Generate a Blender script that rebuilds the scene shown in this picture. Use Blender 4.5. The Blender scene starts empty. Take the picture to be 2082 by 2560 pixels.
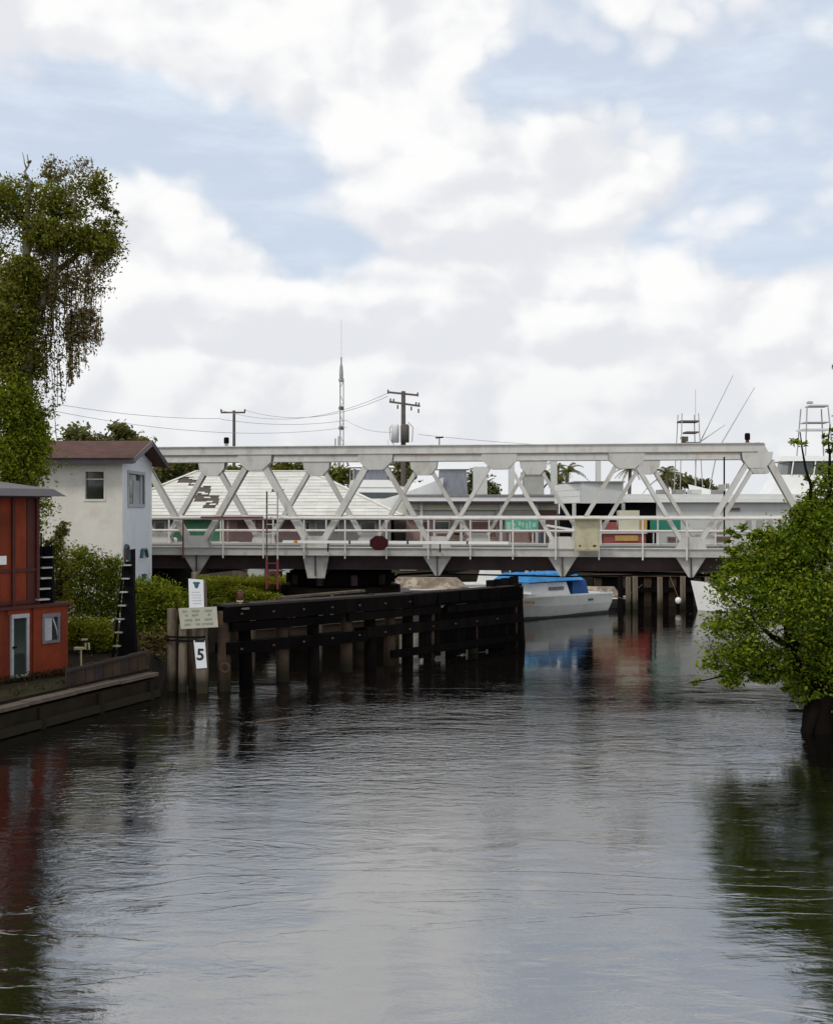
import bpy, math, random
import numpy as np
from mathutils import Vector, Matrix, Euler
from mathutils.geometry import tessellate_polygon

random.seed(7)
rng = np.random.default_rng(11)
S = bpy.context.scene
COL = S.collection
R = math.radians

# ------------------------------------------------------------------ camera, exposure, sky, sun
CAM_H = 4.1
F = 2700.0                      # focal length in photograph pixels (photo 2082 x 2560, horizon at mid height)
cd = bpy.data.cameras.new("camera")
cd.sensor_fit = 'HORIZONTAL'; cd.sensor_width = 36.0; cd.lens = 36.0 * F / 2082.0
cd.clip_start = 0.1; cd.clip_end = 6000
cam = bpy.data.objects.new("camera", cd); COL.objects.link(cam)
cam.location = (0, 0, CAM_H); cam.rotation_euler = (R(90), 0, 0)
S.camera = cam
S.view_settings.view_transform = 'Standard'
S.view_settings.look = 'None'
S.view_settings.exposure = 0.0
S.view_settings.gamma = 1.0
S.view_settings.use_curve_mapping = False
S.cycles.max_bounces = 6
S.cycles.transparent_max_bounces = 8
S.cycles.use_denoising = True

SUN_EL, SUN_AZ = 52.0, 222.0     # azimuth clockwise from +Y: behind the camera, to its left
sd = bpy.data.lights.new("sun", 'SUN'); sd.energy = 1.5; sd.angle = R(10); sd.color = (1.0, 0.94, 0.84)
sun = bpy.data.objects.new("sun", sd); COL.objects.link(sun)
_d = Vector((math.sin(R(SUN_AZ)) * math.cos(R(SUN_EL)), math.cos(R(SUN_AZ)) * math.cos(R(SUN_EL)), math.sin(R(SUN_EL))))
sun.rotation_euler = _d.to_track_quat('Z', 'Y').to_euler()

def build_world():
    w = bpy.data.worlds.new("World"); S.world = w; w.use_nodes = True
    nt = w.node_tree; N = nt.nodes; L = nt.links
    N.clear()
    out = N.new('ShaderNodeOutputWorld'); bg = N.new('ShaderNodeBackground')
    bg.inputs['Strength'].default_value = 0.1
    L.new(bg.outputs[0], out.inputs[0])
    sky = N.new('ShaderNodeTexSky'); sky.sky_type = 'NISHITA'; sky.sun_disc = False
    sky.sun_elevation = R(SUN_EL); sky.sun_rotation = R(SUN_AZ); sky.air_density = 1.0; sky.dust_density = 2.0; sky.ozone_density = 1.0
    tc = N.new('ShaderNodeTexCoord')
    def m(op, a, b=None, c=None, clamp=False):
        n = N.new('ShaderNodeMath'); n.operation = op; n.use_clamp = clamp
        for i, x in enumerate((a, b, c)):
            if x is None: continue
            if isinstance(x, (int, float)): n.inputs[i].default_value = x
            else: L.new(x, n.inputs[i])
        return n.outputs[0]
    def vm(op, a, b=None, out=0):
        n = N.new('ShaderNodeVectorMath'); n.operation = op
        for i, x in enumerate((a, b)):
            if x is None: continue
            if isinstance(x, tuple): n.inputs[i].default_value = x
            else: L.new(x, n.inputs[i])
        return n.outputs[out]
    def noise(vec, scale, detail, rough, col=False, dist=0.0):
        n = N.new('ShaderNodeTexNoise'); n.inputs['Scale'].default_value = scale
        n.inputs['Detail'].default_value = detail; n.inputs['Roughness'].default_value = rough
        n.inputs['Distortion'].default_value = dist
        L.new(vec, n.inputs['Vector'])
        return n.outputs['Color'] if col else n.outputs['Fac']
    def sstep(x, a, b):
        n = N.new('ShaderNodeMapRange'); n.interpolation_type = 'SMOOTHSTEP'
        n.inputs[1].default_value = a; n.inputs[2].default_value = b; L.new(x, n.inputs[0])
        return n.outputs[0]
    def mix(f, a, b):
        n = N.new('ShaderNodeMix'); n.data_type = 'RGBA'
        if isinstance(f, (int, float)): n.inputs[0].default_value = f
        else: L.new(f, n.inputs[0])
        for i, x in ((6, a), (7, b)):
            if isinstance(x, tuple): n.inputs[i].default_value = x
            else: L.new(x, n.inputs[i])
        return n.outputs[2]
    d = vm('NORMALIZE', tc.outputs['Generated'])
    # domain warp so that cloud outlines billow
    w1 = vm('SUBTRACT', noise(d, 5.5, 6, 0.55, True), (0.5, 0.5, 0.5))
    w2 = vm('SUBTRACT', noise(d, 22.0, 4, 0.6, True), (0.5, 0.5, 0.5))
    wd = vm('ADD', vm('ADD', d, vm('MULTIPLY', w1, (0.11, 0.11, 0.09))), vm('MULTIPLY', w2, (0.012, 0.012, 0.012)))
    sp = N.new('ShaderNodeSeparateXYZ'); L.new(wd, sp.inputs[0])
    az = m('ARCTAN2', sp.outputs[0], sp.outputs[1]); el = m('ARCSINE', sp.outputs[2])
    cb = N.new('ShaderNodeCombineXYZ'); L.new(az, cb.inputs[0]); L.new(el, cb.inputs[1])
    uv = cb.outputs[0]
    def gauss(px, py, rx, ry):
        a0 = math.atan((px - 1041) / F); e0 = math.atan((1280 - py) / F * math.cos(a0))
        q = vm('MULTIPLY', vm('SUBTRACT', uv, (a0, e0, 0)), (F / rx, F / ry, 0))
        r2 = vm('DOT_PRODUCT', q, q, 1)
        return m('EXPONENT', m('MULTIPLY', r2, -1.0))
    def total(items):
        acc = None
        for px, py, rx, ry, wt in items:
            g = m('MULTIPLY', gauss(px, py, rx, ry), wt)
            acc = g if acc is None else m('ADD', acc, g)
        return acc
    # cloud banks and gaps of this sky, each at its own bearing and elevation
    cover = total([
        (150, 350, 300, 150, -0.50), (420, 260, 170, 80, -0.30), (600, 380, 190, 130, -0.36), (1290, 215, 150, 110, -0.36), (1500, 280, 200, 100, -0.20), (1850, 190, 380, 120, -0.30),
        (700, 590, 190, 100, -0.40), (1780, 630, 300, 60, -0.42), (1880, 480, 220, 100, -0.34), (1050, 290, 90, 45, -0.25),
        (430, 600, 190, 170, 0.42), (960, 300, 190, 120, 0.42), (1330, 430, 330, 200, 0.34), (1650, 740, 330, 110, 0.34), (450, 60, 480, 110, 0.32), (1000, 100, 420, 110, 0.22),
        (900, 900, 1300, 260, 0.30)])
    ds = vm('MULTIPLY', wd, (1.0, 1.0, 1.7))
    dd = vm('ADD', vm('MULTIPLY', d, (1.0, 1.0, 1.5)), vm('MULTIPLY', w2, (0.022, 0.022, 0.022)))
    def billow(vec, scale):     # cauliflower heads: folded noise, three octaves, creases between rounded lumps
        acc = None
        for k_, (f_, a_) in enumerate(((1.0, 0.58), (2.1, 0.28), (4.6, 0.14))):
            v_ = vm('ADD', vec, (1.7 * k_, 0.9 * k_, 2.3 * k_))
            t_ = m('MULTIPLY', m('ABSOLUTE', m('SUBTRACT', noise(v_, scale * f_, 0, 0.5), 0.5)), a_ * 3.4)
            acc = t_ if acc is None else m('ADD', acc, t_)
        return acc
    bil = billow(dd, 6.5)
    base = m('ADD', m('MULTIPLY', noise(dd, 3.4, 9, 0.60), 0.72), m('ADD', m('MULTIPLY', m('SUBTRACT', bil, 0.40), 0.66), 0.145))
    fld = m('ADD', m('ADD', base, 0.17), cover)
    mask = sstep(fld, 0.40, 0.72)
    # relief of the clouds: the side of each billow that faces the sun is whiter
    lit = tuple(0.03 * c for c in (_d.x * 0.6 - 0.5, _d.y * 0.2, _d.z))
    ds2 = vm('ADD', dd, lit)
    relief = m('SUBTRACT', bil, billow(ds2, 6.5))
    rel2 = m('SUBTRACT', noise(dd, 11.0, 9, 0.6), noise(ds2, 11.0, 9, 0.6))
    tops = total([(430, 530, 150, 110, 0.75), (930, 300, 160, 100, 0.75), (1690, 750, 230, 75, 0.85), (700, 690, 130, 60, 0.45), (1330, 890, 220, 110, 0.3), (450, 30, 380, 70, 0.4), (1560, 690, 150, 60, 0.45),
                  (1200, 420, 260, 170, 0.15), (1120, 610, 420, 110, -0.25), (700, 850, 600, 80, -0.25), (1780, 830, 300, 80, -0.35), (350, 620, 80, 50, -0.45), (1290, 740, 90, 45, -0.35), (1500, 735, 70, 35, -0.3)])
    lum = m('ADD', m('ADD', 0.38, m('ADD', m('MULTIPLY', relief, 2.1), m('MULTIPLY', rel2, 1.5))), tops)
    lum = m('ADD', lum, m('MULTIPLY', m('SUBTRACT', noise(dd, 2.6, 5, 0.5), 0.5), 0.9))
    lum = sstep(lum, -0.15, 1.1)
    cloud = mix(lum, (7.95, 8.1, 8.5, 1), (9.9, 9.9, 9.85, 1))
    # thin veil over the blue, thicker towards the horizon
    wisps = noise(vm('MULTIPLY', d, (1.0, 1.0, 4.0)), 7.0, 9, 0.6)
    veil = m('ADD', 0.52, m('MULTIPLY', sstep(wisps, 0.40, 0.75), 0.40))
    blue = mix(veil, sky.outputs[0], (8.2, 8.8, 9.4, 1))
    blue = mix(0.5, blue, (6.9, 7.9, 9.5, 1))
    body = mix(mask, blue, cloud)
    sz = N.new('ShaderNodeSeparateXYZ'); L.new(d, sz.inputs[0])
    low = m('SUBTRACT', 1.0, sstep(sz.outputs[2], 0.0, 0.2))
    body = mix(m('MULTIPLY', low, 0.65), body, (7.7, 7.95, 8.2, 1))
    L.new(body, bg.inputs['Color'])
    w.cycles.sampling_method = 'MANUAL'; w.cycles.sample_map_resolution = 512
build_world()

# ------------------------------------------------------------------ helpers
def P(px, py, D):
    """World point at distance D that the photograph shows at (px, py)."""
    return Vector(((px - 1041) / F * D, D, CAM_H + (1280 - py) / F * D))

class MB:
    def __init__(s): s.v = []; s.f = []; s.fm = []; s.smooth = False
    def add(s, vs, fs, mi=0):
        o = len(s.v); s.v.extend([Vector(x) for x in vs]); s.f.extend([tuple(i + o for i in f) for f in fs]); s.fm.extend([mi] * len(fs)); return s
    def hexa(s, a, mi=0):       # 8 corners: bottom ring 0-3, top ring 4-7
        return s.add(a, [(3, 2, 1, 0), (4, 5, 6, 7), (0, 1, 5, 4), (1, 2, 6, 5), (2, 3, 7, 6), (3, 0, 4, 7)], mi)
    def box(s, c, d, rz=0.0, M=None, mi=0):
        x, y, z = d[0] / 2, d[1] / 2, d[2] / 2
        M = M or Matrix.Rotation(rz, 3, 'Z'); c = Vector(c)
        return s.hexa([c + M @ Vector(p) for p in ((-x, -y, -z), (x, -y, -z), (x, y, -z), (-x, y, -z), (-x, -y, z), (x, -y, z), (x, y, z), (-x, y, z))], mi)
    def box2(s, a, b, mi=0):    # axis aligned from corner to corner
        a = Vector(a); b = Vector(b); return s.box((a + b) / 2, (abs(b.x - a.x), abs(b.y - a.y), abs(b.z - a.z)), mi=mi)
    def beam(s, a, b, w, h, up=(0, 0, 1), w2=None, h2=None, mi=0):
        a = Vector(a); b = Vector(b); t = (b - a).normalized(); up = Vector(up)
        sd_ = t.cross(up)
        if sd_.length < 1e-4: sd_ = t.cross(Vector((1, 0, 0)))
        sd_.normalize(); u = sd_.cross(t).normalized()
        w2 = w if w2 is None else w2; h2 = h if h2 is None else h2
        r = lambda c, ww, hh: [c - sd_ * ww / 2 - u * hh / 2, c + sd_ * ww / 2 - u * hh / 2, c + sd_ * ww / 2 + u * hh / 2, c - sd_ * ww / 2 + u * hh / 2]
        return s.hexa(r(a, w, h) + r(b, w2, h2), mi)
    def tube(s, pts, rad, n=8, cap=True, mi=0):
        pts = [Vector(p) for p in pts]
        if not isinstance(rad, (list, tuple)): rad = [rad] * len(pts)
        vs = []; fs = []; ref = None
        for i, p in enumerate(pts):
            t = (pts[min(i + 1, len(pts) - 1)] - pts[max(i - 1, 0)]).normalized()
            if ref is None:
                ref = Vector((1, 0, 0)) if abs(t.x) < 0.8 else Vector((0, 1, 0))
            a = (ref - t * ref.dot(t)).normalized(); ref = a; b = t.cross(a)
            for k in range(n):
                an = 2 * math.pi * k / n
                vs.append(p + (a * math.cos(an) + b * math.sin(an)) * rad[i])
        for i in range(len(pts) - 1):
            for k in range(n):
                fs.append((i * n + k, i * n + (k + 1) % n, (i + 1) * n + (k + 1) % n, (i + 1) * n + k))
        if cap:
            fs.append(tuple(range(n - 1, -1, -1))); fs.append(tuple((len(pts) - 1) * n + k for k in range(n)))
        return s.add(vs, fs, mi)
    def prism(s, poly, off, mi=0):
        n = len(poly); off = Vector(off); poly = [Vector(p) for p in poly]
        vs = poly + [p + off for p in poly]
        fs = [tuple(range(n - 1, -1, -1)), tuple(range(n, 2 * n))] + [(i, (i + 1) % n, n + (i + 1) % n, n + i) for i in range(n)]
        return s.add(vs, fs, mi)
    def lathe(s, c, prof, n=16, mi=0):   # prof: (r, z)
        c = Vector(c); vs = []; fs = []
        for r_, z in prof:
            for k in range(n):
                a = 2 * math.pi * k / n; vs.append(c + Vector((r_ * math.cos(a), r_ * math.sin(a), z)))
        for i in range(len(prof) - 1):
            for k in range(n): fs.append((i * n + k, i * n + (k + 1) % n, (i + 1) * n + (k + 1) % n, (i + 1) * n + k))
        fs.append(tuple(range(n - 1, -1, -1))); fs.append(tuple((len(prof) - 1) * n + k for k in range(n)))
        return s.add(vs, fs, mi)
    def frustum(s, c, d0, d1, h, rz=0.0, shift=(0, 0), mi=0):
        M = Matrix.Rotation(rz, 3, 'Z'); c = Vector(c)
        q = lambda d, z, sh: [c + M @ Vector((sx * d[0] / 2 + sh[0], sy * d[1] / 2 + sh[1], z)) for sx, sy in ((-1, -1), (1, -1), (1, 1), (-1, 1))]
        return s.hexa(q(d0, 0, (0, 0)) + q(d1, h, shift), mi)
    def build(s, name, mat, parent=None, smooth=False, xf=None):
        base = root_loc(parent)
        vs = [(xf @ p if xf is not None else p) - base for p in s.v]
        me = bpy.data.meshes.new(name); me.from_pydata([tuple(p) for p in vs], [], s.f)
        for m_ in (mat if isinstance(mat, (list, tuple)) else [mat]): me.materials.append(m_)
        if any(s.fm): me.polygons.foreach_set('material_index', s.fm)
        if smooth: me.polygons.foreach_set('use_smooth', [True] * len(me.polygons))
        me.validate(); me.update()
        o = bpy.data.objects.new(name, me); COL.objects.link(o)
        if parent is not None: o.parent = parent
        return o

def root_loc(p):
    v = Vector((0, 0, 0))
    while p is not None: v += p.location; p = p.parent
    return v

def tag(o, label=None, cat=None, group=None, kind=None):
    if label: o['label'] = label
    if cat: o['category'] = cat
    if group: o['group'] = group
    if kind: o['kind'] = kind
    return o

def thing(name, label, cat, loc=(0, 0, 0), group=None):
    o = bpy.data.objects.new(name, None); COL.objects.link(o); o.location = loc; o.empty_display_size = 0.3
    return tag(o, label, cat, group)

_mats = {}
def mat(name, col, rough=0.7, var=0.25, scale=3.0, bump=0.0, bscale=30.0, metal=0.0, spec=0.4, stain=None, stain_amt=0.5, stretch=(1, 1, 1), sscale=2.0, sthr=(0.5, 0.7), ior=None, tide=None, objvar=0.0):
    """Principled material: base colour varied by two noises, optional stains of another colour."""
    if name in _mats: return _mats[name]
    m_ = bpy.data.materials.new(name); m_.use_nodes = True; _mats[name] = m_
    nt = m_.node_tree; N = nt.nodes; L = nt.links
    b = N['Principled BSDF']; b.inputs['Roughness'].default_value = rough; b.inputs['Metallic'].default_value = metal
    b.inputs['Specular IOR Level'].default_value = spec
    if ior: b.inputs['IOR'].default_value = ior
    tc = N.new('ShaderNodeTexCoord'); mp = N.new('ShaderNodeMapping'); mp.inputs['Scale'].default_value = stretch
    L.new(tc.outputs['Object'], mp.inputs[0])
    n1 = N.new('ShaderNodeTexNoise'); n1.inputs['Scale'].default_value = scale; n1.inputs['Detail'].default_value = 6; n1.inputs['Roughness'].default_value = 0.65
    L.new(mp.outputs[0], n1.inputs['Vector'])
    cr = N.new('ShaderNodeValToRGB'); e = cr.color_ramp.elements
    e[0].position = 0.28; e[1].position = 0.72
    e[0].color = tuple(c * (1 - var) for c in col) + (1,); e[1].color = tuple(min(1, c * (1 + var)) for c in col) + (1,)
    L.new(n1.outputs['Fac'], cr.inputs[0]); c_out = cr.outputs[0]
    if stain is not None:
        n2 = N.new('ShaderNodeTexNoise'); n2.inputs['Scale'].default_value = sscale; n2.inputs['Detail'].default_value = 7; n2.inputs['Roughness'].default_value = 0.7
        mp2 = N.new('ShaderNodeMapping'); mp2.inputs['Scale'].default_value = (stretch[0] * 1.0, stretch[1], stretch[2]); mp2.inputs['Location'].default_value = (3.1, 7.7, 1.3)
        L.new(tc.outputs['Object'], mp2.inputs[0]); L.new(mp2.outputs[0], n2.inputs['Vector'])
        mr = N.new('ShaderNodeMapRange'); mr.inputs[1].default_value = sthr[0]; mr.inputs[2].default_value = sthr[1]; mr.inputs[4].default_value = stain_amt
        L.new(n2.outputs['Fac'], mr.inputs[0])
        mx = N.new('ShaderNodeMix'); mx.data_type = 'RGBA'; L.new(mr.outputs[0], mx.inputs[0]); L.new(c_out, mx.inputs[6]); mx.inputs[7].default_value = tuple(stain) + (1,)
        c_out = mx.outputs[2]
    if objvar > 0:            # one piece a little lighter or darker than its neighbour
        oi = N.new('ShaderNodeObjectInfo'); mr = N.new('ShaderNodeMapRange'); mr.inputs[3].default_value = 1 - objvar; mr.inputs[4].default_value = 1 + objvar; L.new(oi.outputs['Random'], mr.inputs[0])
        hs = N.new('ShaderNodeHueSaturation'); L.new(mr.outputs[0], hs.inputs['Value']); L.new(c_out, hs.inputs['Color']); c_out = hs.outputs[0]
    if tide is not None:      # wet, algae-dark band near the waterline
        ge = N.new('ShaderNodeNewGeometry'); sz = N.new('ShaderNodeSeparateXYZ'); L.new(ge.outputs['Position'], sz.inputs[0])
        ad = N.new('ShaderNodeMath'); ad.operation = 'MULTIPLY_ADD'; L.new(n1.outputs['Fac'], ad.inputs[0]); ad.inputs[1].default_value = -0.5; L.new(sz.outputs[2], ad.inputs[2])
        mr = N.new('ShaderNodeMapRange'); mr.inputs[1].default_value = tide - 0.25; mr.inputs[2].default_value = tide + 0.02; mr.inputs[3].default_value = 0.92; mr.inputs[4].default_value = 0.0; L.new(ad.outputs[0], mr.inputs[0])
        mx = N.new('ShaderNodeMix'); mx.data_type = 'RGBA'; L.new(mr.outputs[0], mx.inputs[0]); L.new(c_out, mx.inputs[6]); mx.inputs[7].default_value = (0.018, 0.016, 0.008, 1); c_out = mx.outputs[2]
    L.new(c_out, b.inputs['Base Color'])
    if bump > 0:
        n3 = N.new('ShaderNodeTexNoise'); n3.inputs['Scale'].default_value = bscale; n3.inputs['Detail'].default_value = 5; L.new(mp.outputs[0], n3.inputs['Vector'])
        bp = N.new('ShaderNodeBump'); bp.inputs['Strength'].default_value = bump; bp.inputs['Distance'].default_value = 0.02
        L.new(n3.outputs['Fac'], bp.inputs['Height']); L.new(bp.outputs[0], b.inputs['Normal'])
    return m_

def leaf_mat(name, cols, trans=0.3):
    if name in _mats: return _mats[name]
    m_ = bpy.data.materials.new(name); m_.use_nodes = True; _mats[name] = m_
    nt = m_.node_tree; N = nt.nodes; L = nt.links; N.clear()
    out = N.new('ShaderNodeOutputMaterial'); g = N.new('ShaderNodeNewGeometry'); cr = N.new('ShaderNodeValToRGB')
    e = cr.color_ramp.elements
    while len(e) < len(cols): e.new(0.5)
    for i, c in enumerate(cols): e[i].position = i / (len(cols) - 1); e[i].color = tuple(c) + (1,)
    L.new(g.outputs['Random Per Island'], cr.inputs[0])
    p = N.new('ShaderNodeBsdfPrincipled'); p.inputs['Roughness'].default_value = 0.5; p.inputs['Specular IOR Level'].default_value = 0.08
    t = N.new('ShaderNodeBsdfTranslucent'); mx = N.new('ShaderNodeMixShader'); mx.inputs[0].default_value = trans
    hs = N.new('ShaderNodeHueSaturation'); hs.inputs['Hue'].default_value = 0.49; hs.inputs['Saturation'].default_value = 1.1; hs.inputs['Value'].default_value = 1.25
    L.new(cr.outputs[0], p.inputs['Base Color']); L.new(cr.outputs[0], hs.inputs['Color']); L.new(hs.outputs[0], t.inputs['Color'])
    L.new(p.outputs[0], mx.inputs[1]); L.new(t.outputs[0], mx.inputs[2]); L.new(mx.outputs[0], out.inputs[0])
    return m_

def leaf_mesh(name, pts, size, material, parent, asp=0.5, up=0.35, seed=0, droop=0.0):
    """Many folded leaves (two triangles each side of a rib) at pts; one mesh."""
    r_ = np.random.default_rng(seed); n = len(pts); pts = np.asarray(pts, dtype=np.float64)
    nor = r_.normal(size=(n, 3)); nor[:, 2] = np.abs(nor[:, 2]) + up; nor /= np.linalg.norm(nor, axis=1)[:, None]
    ax = r_.normal(size=(n, 3)); ax[:, 2] -= droop; ax -= nor * np.sum(ax * nor, axis=1)[:, None]; ax /= np.linalg.norm(ax, axis=1)[:, None]
    sd_ = np.cross(nor, ax); sz = size * r_.uniform(0.6, 1.4, n)[:, None]
    a = pts - ax * sz * 0.5; b = pts + ax * sz * 0.5
    l = pts + sd_ * sz * asp * 0.5 + nor * sz * 0.12; q = pts - sd_ * sz * asp * 0.5 + nor * sz * 0.12
    base = np.array(root_loc(parent))
    V = np.stack([a, q, b, l], axis=1).reshape(-1, 3) - base
    me = bpy.data.meshes.new(name); me.vertices.add(4 * n); me.vertices.foreach_set('co', V.astype(np.float32).ravel())
    tri = np.arange(n)[:, None] * 4 + np.array([[0, 1, 2, 0, 2, 3]])
    me.loops.add(6 * n); me.loops.foreach_set('vertex_index', tri.astype(np.int32).ravel())
    me.polygons.add(2 * n); me.polygons.foreach_set('loop_start', np.arange(0, 6 * n, 3, dtype=np.int32))
    me.materials.append(material); me.update(calc_edges=True); me.validate()
    o = bpy.data.objects.new(name, me); COL.objects.link(o)
    if parent is not None: o.parent = parent
    return o

def cloud_pts(blobs, seed, clump=0.33, per=60, shell=0.55):
    """blobs: (centre, (rx, ry, rz), n). Leaves gather in clumps spread through each ellipsoid, leaving gaps."""
    r_ = np.random.default_rng(seed); res = []
    for c, rad, n in blobs:
        k = max(3, int(n / per)); u = r_.normal(size=(k, 3)); u /= np.linalg.norm(u, axis=1)[:, None]
        rr = (shell + (1 - shell) * r_.random(k)) * np.where(r_.random(k) < 0.25, 0.5, 1.0)
        cc = np.array(c) + u * rr[:, None] * np.array(rad)
        idx = r_.integers(0, k, n); sg = clump * min(rad) * r_.uniform(0.5, 1.3, k)
        res.append(cc[idx] + r_.normal(size=(n, 3)) * sg[idx][:, None] * np.array([1, 1, 0.7]))
    return np.concatenate(res)

# ------------------------------------------------------------------ materials
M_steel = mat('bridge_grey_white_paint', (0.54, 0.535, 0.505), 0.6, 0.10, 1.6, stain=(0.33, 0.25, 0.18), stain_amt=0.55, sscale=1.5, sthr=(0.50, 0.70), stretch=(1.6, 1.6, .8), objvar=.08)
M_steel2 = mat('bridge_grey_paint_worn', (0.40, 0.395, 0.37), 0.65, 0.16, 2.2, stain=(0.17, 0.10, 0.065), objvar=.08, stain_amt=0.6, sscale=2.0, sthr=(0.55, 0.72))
M_web = mat('shade_toned_bridge_web', (0.16, 0.15, 0.14), 0.75, 0.3, 3, stain=(0.08, 0.05, 0.035), stain_amt=0.7)  # dark base colour stands in for shade in the recess between flanges
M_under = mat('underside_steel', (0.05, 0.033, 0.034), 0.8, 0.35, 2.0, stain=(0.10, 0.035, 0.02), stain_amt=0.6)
M_deck = mat('deck_asphalt', (0.06, 0.06, 0.06), 0.9, 0.2, 6)
M_rail = mat('rail_paint', (0.62, 0.60, 0.57), 0.5, 0.08, 3, stain=(0.4, 0.22, 0.16), stain_amt=0.5)
M_red_steel = mat('red_oxide_steel', (0.19, 0.03, 0.04), 0.6, 0.3, 4)
M_creo = mat('creosote_timber', (0.004, 0.0033, 0.003), 0.85, 0.5, 3, bump=0.5, bscale=14, stretch=(1, 1, .3), stain=(0.011, 0.007, 0.0065), stain_amt=0.5, spec=0.05, objvar=.4)
M_creo_top = mat('creosote_timber_worn', (0.035, 0.027, 0.026), 0.85, 0.4, 3, bump=0.5, bscale=14, stain=(0.03, 0.02, 0.018), stain_amt=0.8, spec=0.2)
M_oldwood = mat('weathered_pile_wood', (0.15, 0.125, 0.095), 0.9, 0.35, 2.5, bump=0.7, bscale=10, stretch=(3, 3, .4), stain=(0.05, 0.035, 0.02), stain_amt=0.8, sscale=2.2, sthr=(0.46, 0.66), spec=0.2, tide=.22)
M_brownwood = mat('brown_dock_wood', (0.055, 0.036, 0.024), 0.85, 0.35, 3, bump=0.4, bscale=12, stain=(0.03, 0.02, 0.014), stain_amt=0.7, spec=0.15, tide=.2)
M_conc = mat('dark_wet_concrete', (0.020, 0.015, 0.010), 0.9, 0.5, 2.0, spec=0.1, bump=0.5, bscale=12, stain=(0.02, 0.018, 0.01), stain_amt=0.8)
M_cap = mat('concrete_cap', (0.095, 0.072, 0.056), 0.85, 0.3, 4.0, bump=0.4, bscale=20, stain=(0.06, 0.04, 0.03), stain_amt=0.8, sscale=1.5)
M_red = mat('red_house_paint', (0.19, 0.030, 0.009), 0.7, 0.28, 1.6, stain=(0.07, 0.014, 0.006), stain_amt=0.6, sscale=1.8, sthr=(0.5, 0.75), stretch=(1, 1, 1.0), spec=0.25, objvar=.16)
M_redtrim = mat('dark_red_trim', (0.06, 0.010, 0.005), 0.6, 0.25, 4)
M_white = mat('white_paint', (0.78, 0.78, 0.76), 0.5, 0.05, 3)
M_frame = mat('window_frame_grey_white', (0.36, 0.37, 0.385), 0.6, 0.15, 6, stain=(0.2, 0.19, 0.18), stain_amt=0.5)
M_gel = mat('white_gelcoat', (0.82, 0.82, 0.80), 0.25, 0.04, 2, spec=0.5)
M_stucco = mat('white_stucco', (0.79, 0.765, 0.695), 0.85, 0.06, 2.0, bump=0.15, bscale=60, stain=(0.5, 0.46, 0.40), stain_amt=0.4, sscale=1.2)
M_stucco_b = mat('white_stucco_shade_tone', (0.66, 0.69, 0.74), 0.8, 0.05, 2.0, bump=0.15, bscale=60, stain=(0.5, 0.5, 0.52), stain_amt=0.4, sscale=1.2)  # same white wall, with the gable side's bluish shade put into its colour
M_roofred = mat('red_brown_roofing', (0.085, 0.034, 0.024), 0.85, 0.35, 3.0, bump=0.5, bscale=16, stain=(0.06, 0.035, 0.03), stain_amt=0.6)
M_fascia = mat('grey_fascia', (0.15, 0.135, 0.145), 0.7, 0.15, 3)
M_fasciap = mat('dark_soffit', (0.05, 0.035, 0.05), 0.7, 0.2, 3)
M_glass = mat('dark_window_glass', (0.03, 0.04, 0.035), 0.08, 0.3, 2, spec=0.9)
M_glassg = mat('grey_vinyl_window', (0.18, 0.19, 0.22), 0.2, 0.3, 3, spec=0.7, stretch=(4, 4, .5))
M_dark = mat('near_black', (0.005, 0.005, 0.006), 0.85, 0.3, 3, spec=0.08)
M_shingle = mat('pale_roof_shingle', (0.62, 0.615, 0.57), 0.85, 0.12, 1.4, bump=0.3, bscale=20, stain=(0.42, 0.41, 0.37), stain_amt=0.5, sscale=0.9, stretch=(.5, 1, 1.5), objvar=.06)
M_under_roof = mat('bare_dark_roof_felt', (0.085, 0.07, 0.05), 0.9, 0.5, 4)
M_green_wall = mat('green_painted_wall', (0.10, 0.30, 0.15), 0.7, 0.12, 2, stain=(0.20, 0.33, 0.22), stain_amt=0.5)
M_grey_wall = mat('grey_wall', (0.36, 0.36, 0.33), 0.8, 0.12, 2)
M_pink_wall = mat('pinkish_brick_wall', (0.32, 0.215, 0.19), 0.85, 0.18, 3)
M_brown_wall = mat('brown_wall', (0.16, 0.09, 0.075), 0.85, 0.2, 2)
M_cream = mat('cream_panel', (0.55, 0.53, 0.40), 0.7, 0.1, 2)
M_palegrey = mat('pale_grey_wall', (0.55, 0.56, 0.54), 0.75, 0.08, 1.5)
M_roofgrey = mat('grey_flat_roof', (0.25, 0.25, 0.24), 0.85, 0.2, 2)
M_sign_green = mat('green_sign_face', (0.02, 0.20, 0.13), 0.5, 0.1, 3)
M_sign_green2 = mat('faded_green_sign_face', (0.10, 0.36, 0.26), 0.5, 0.15, 3)
M_signtext = mat('faded_pale_sign_marks', (0.32, 0.52, 0.42), 0.5, 0.1, 3)
M_signgrey = mat('weathered_sign_board', (0.42, 0.42, 0.34), 0.75, 0.12, 4, stain=(0.30, 0.27, 0.2), stain_amt=0.5)
M_signmark = mat('faded_sign_lettering', (0.20, 0.21, 0.17), 0.8, 0.2, 6)
M_signwhite = mat('white_sign_face', (0.74, 0.76, 0.78), 0.5, 0.05, 4, stain=(0.6, 0.62, 0.6), stain_amt=0.4)
M_teal = mat('teal_emblem', (0.03, 0.10, 0.12), 0.5, 0.2, 5)
M_black = mat('black_paint', (0.015, 0.015, 0.015), 0.5, 0.2, 5)
M_box = mat('beige_cabinet_paint', (0.46, 0.43, 0.29), 0.6, 0.12, 2.5, stain=(0.30, 0.22, 0.12), stain_amt=0.6, sscale=2.2)
M_stop = mat('dark_red_sign_face', (0.032, 0.003, 0.004), 0.7, 0.3, 4, spec=0.1, stain=(0.02, 0.006, 0.006), stain_amt=0.7, sscale=4)
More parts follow.
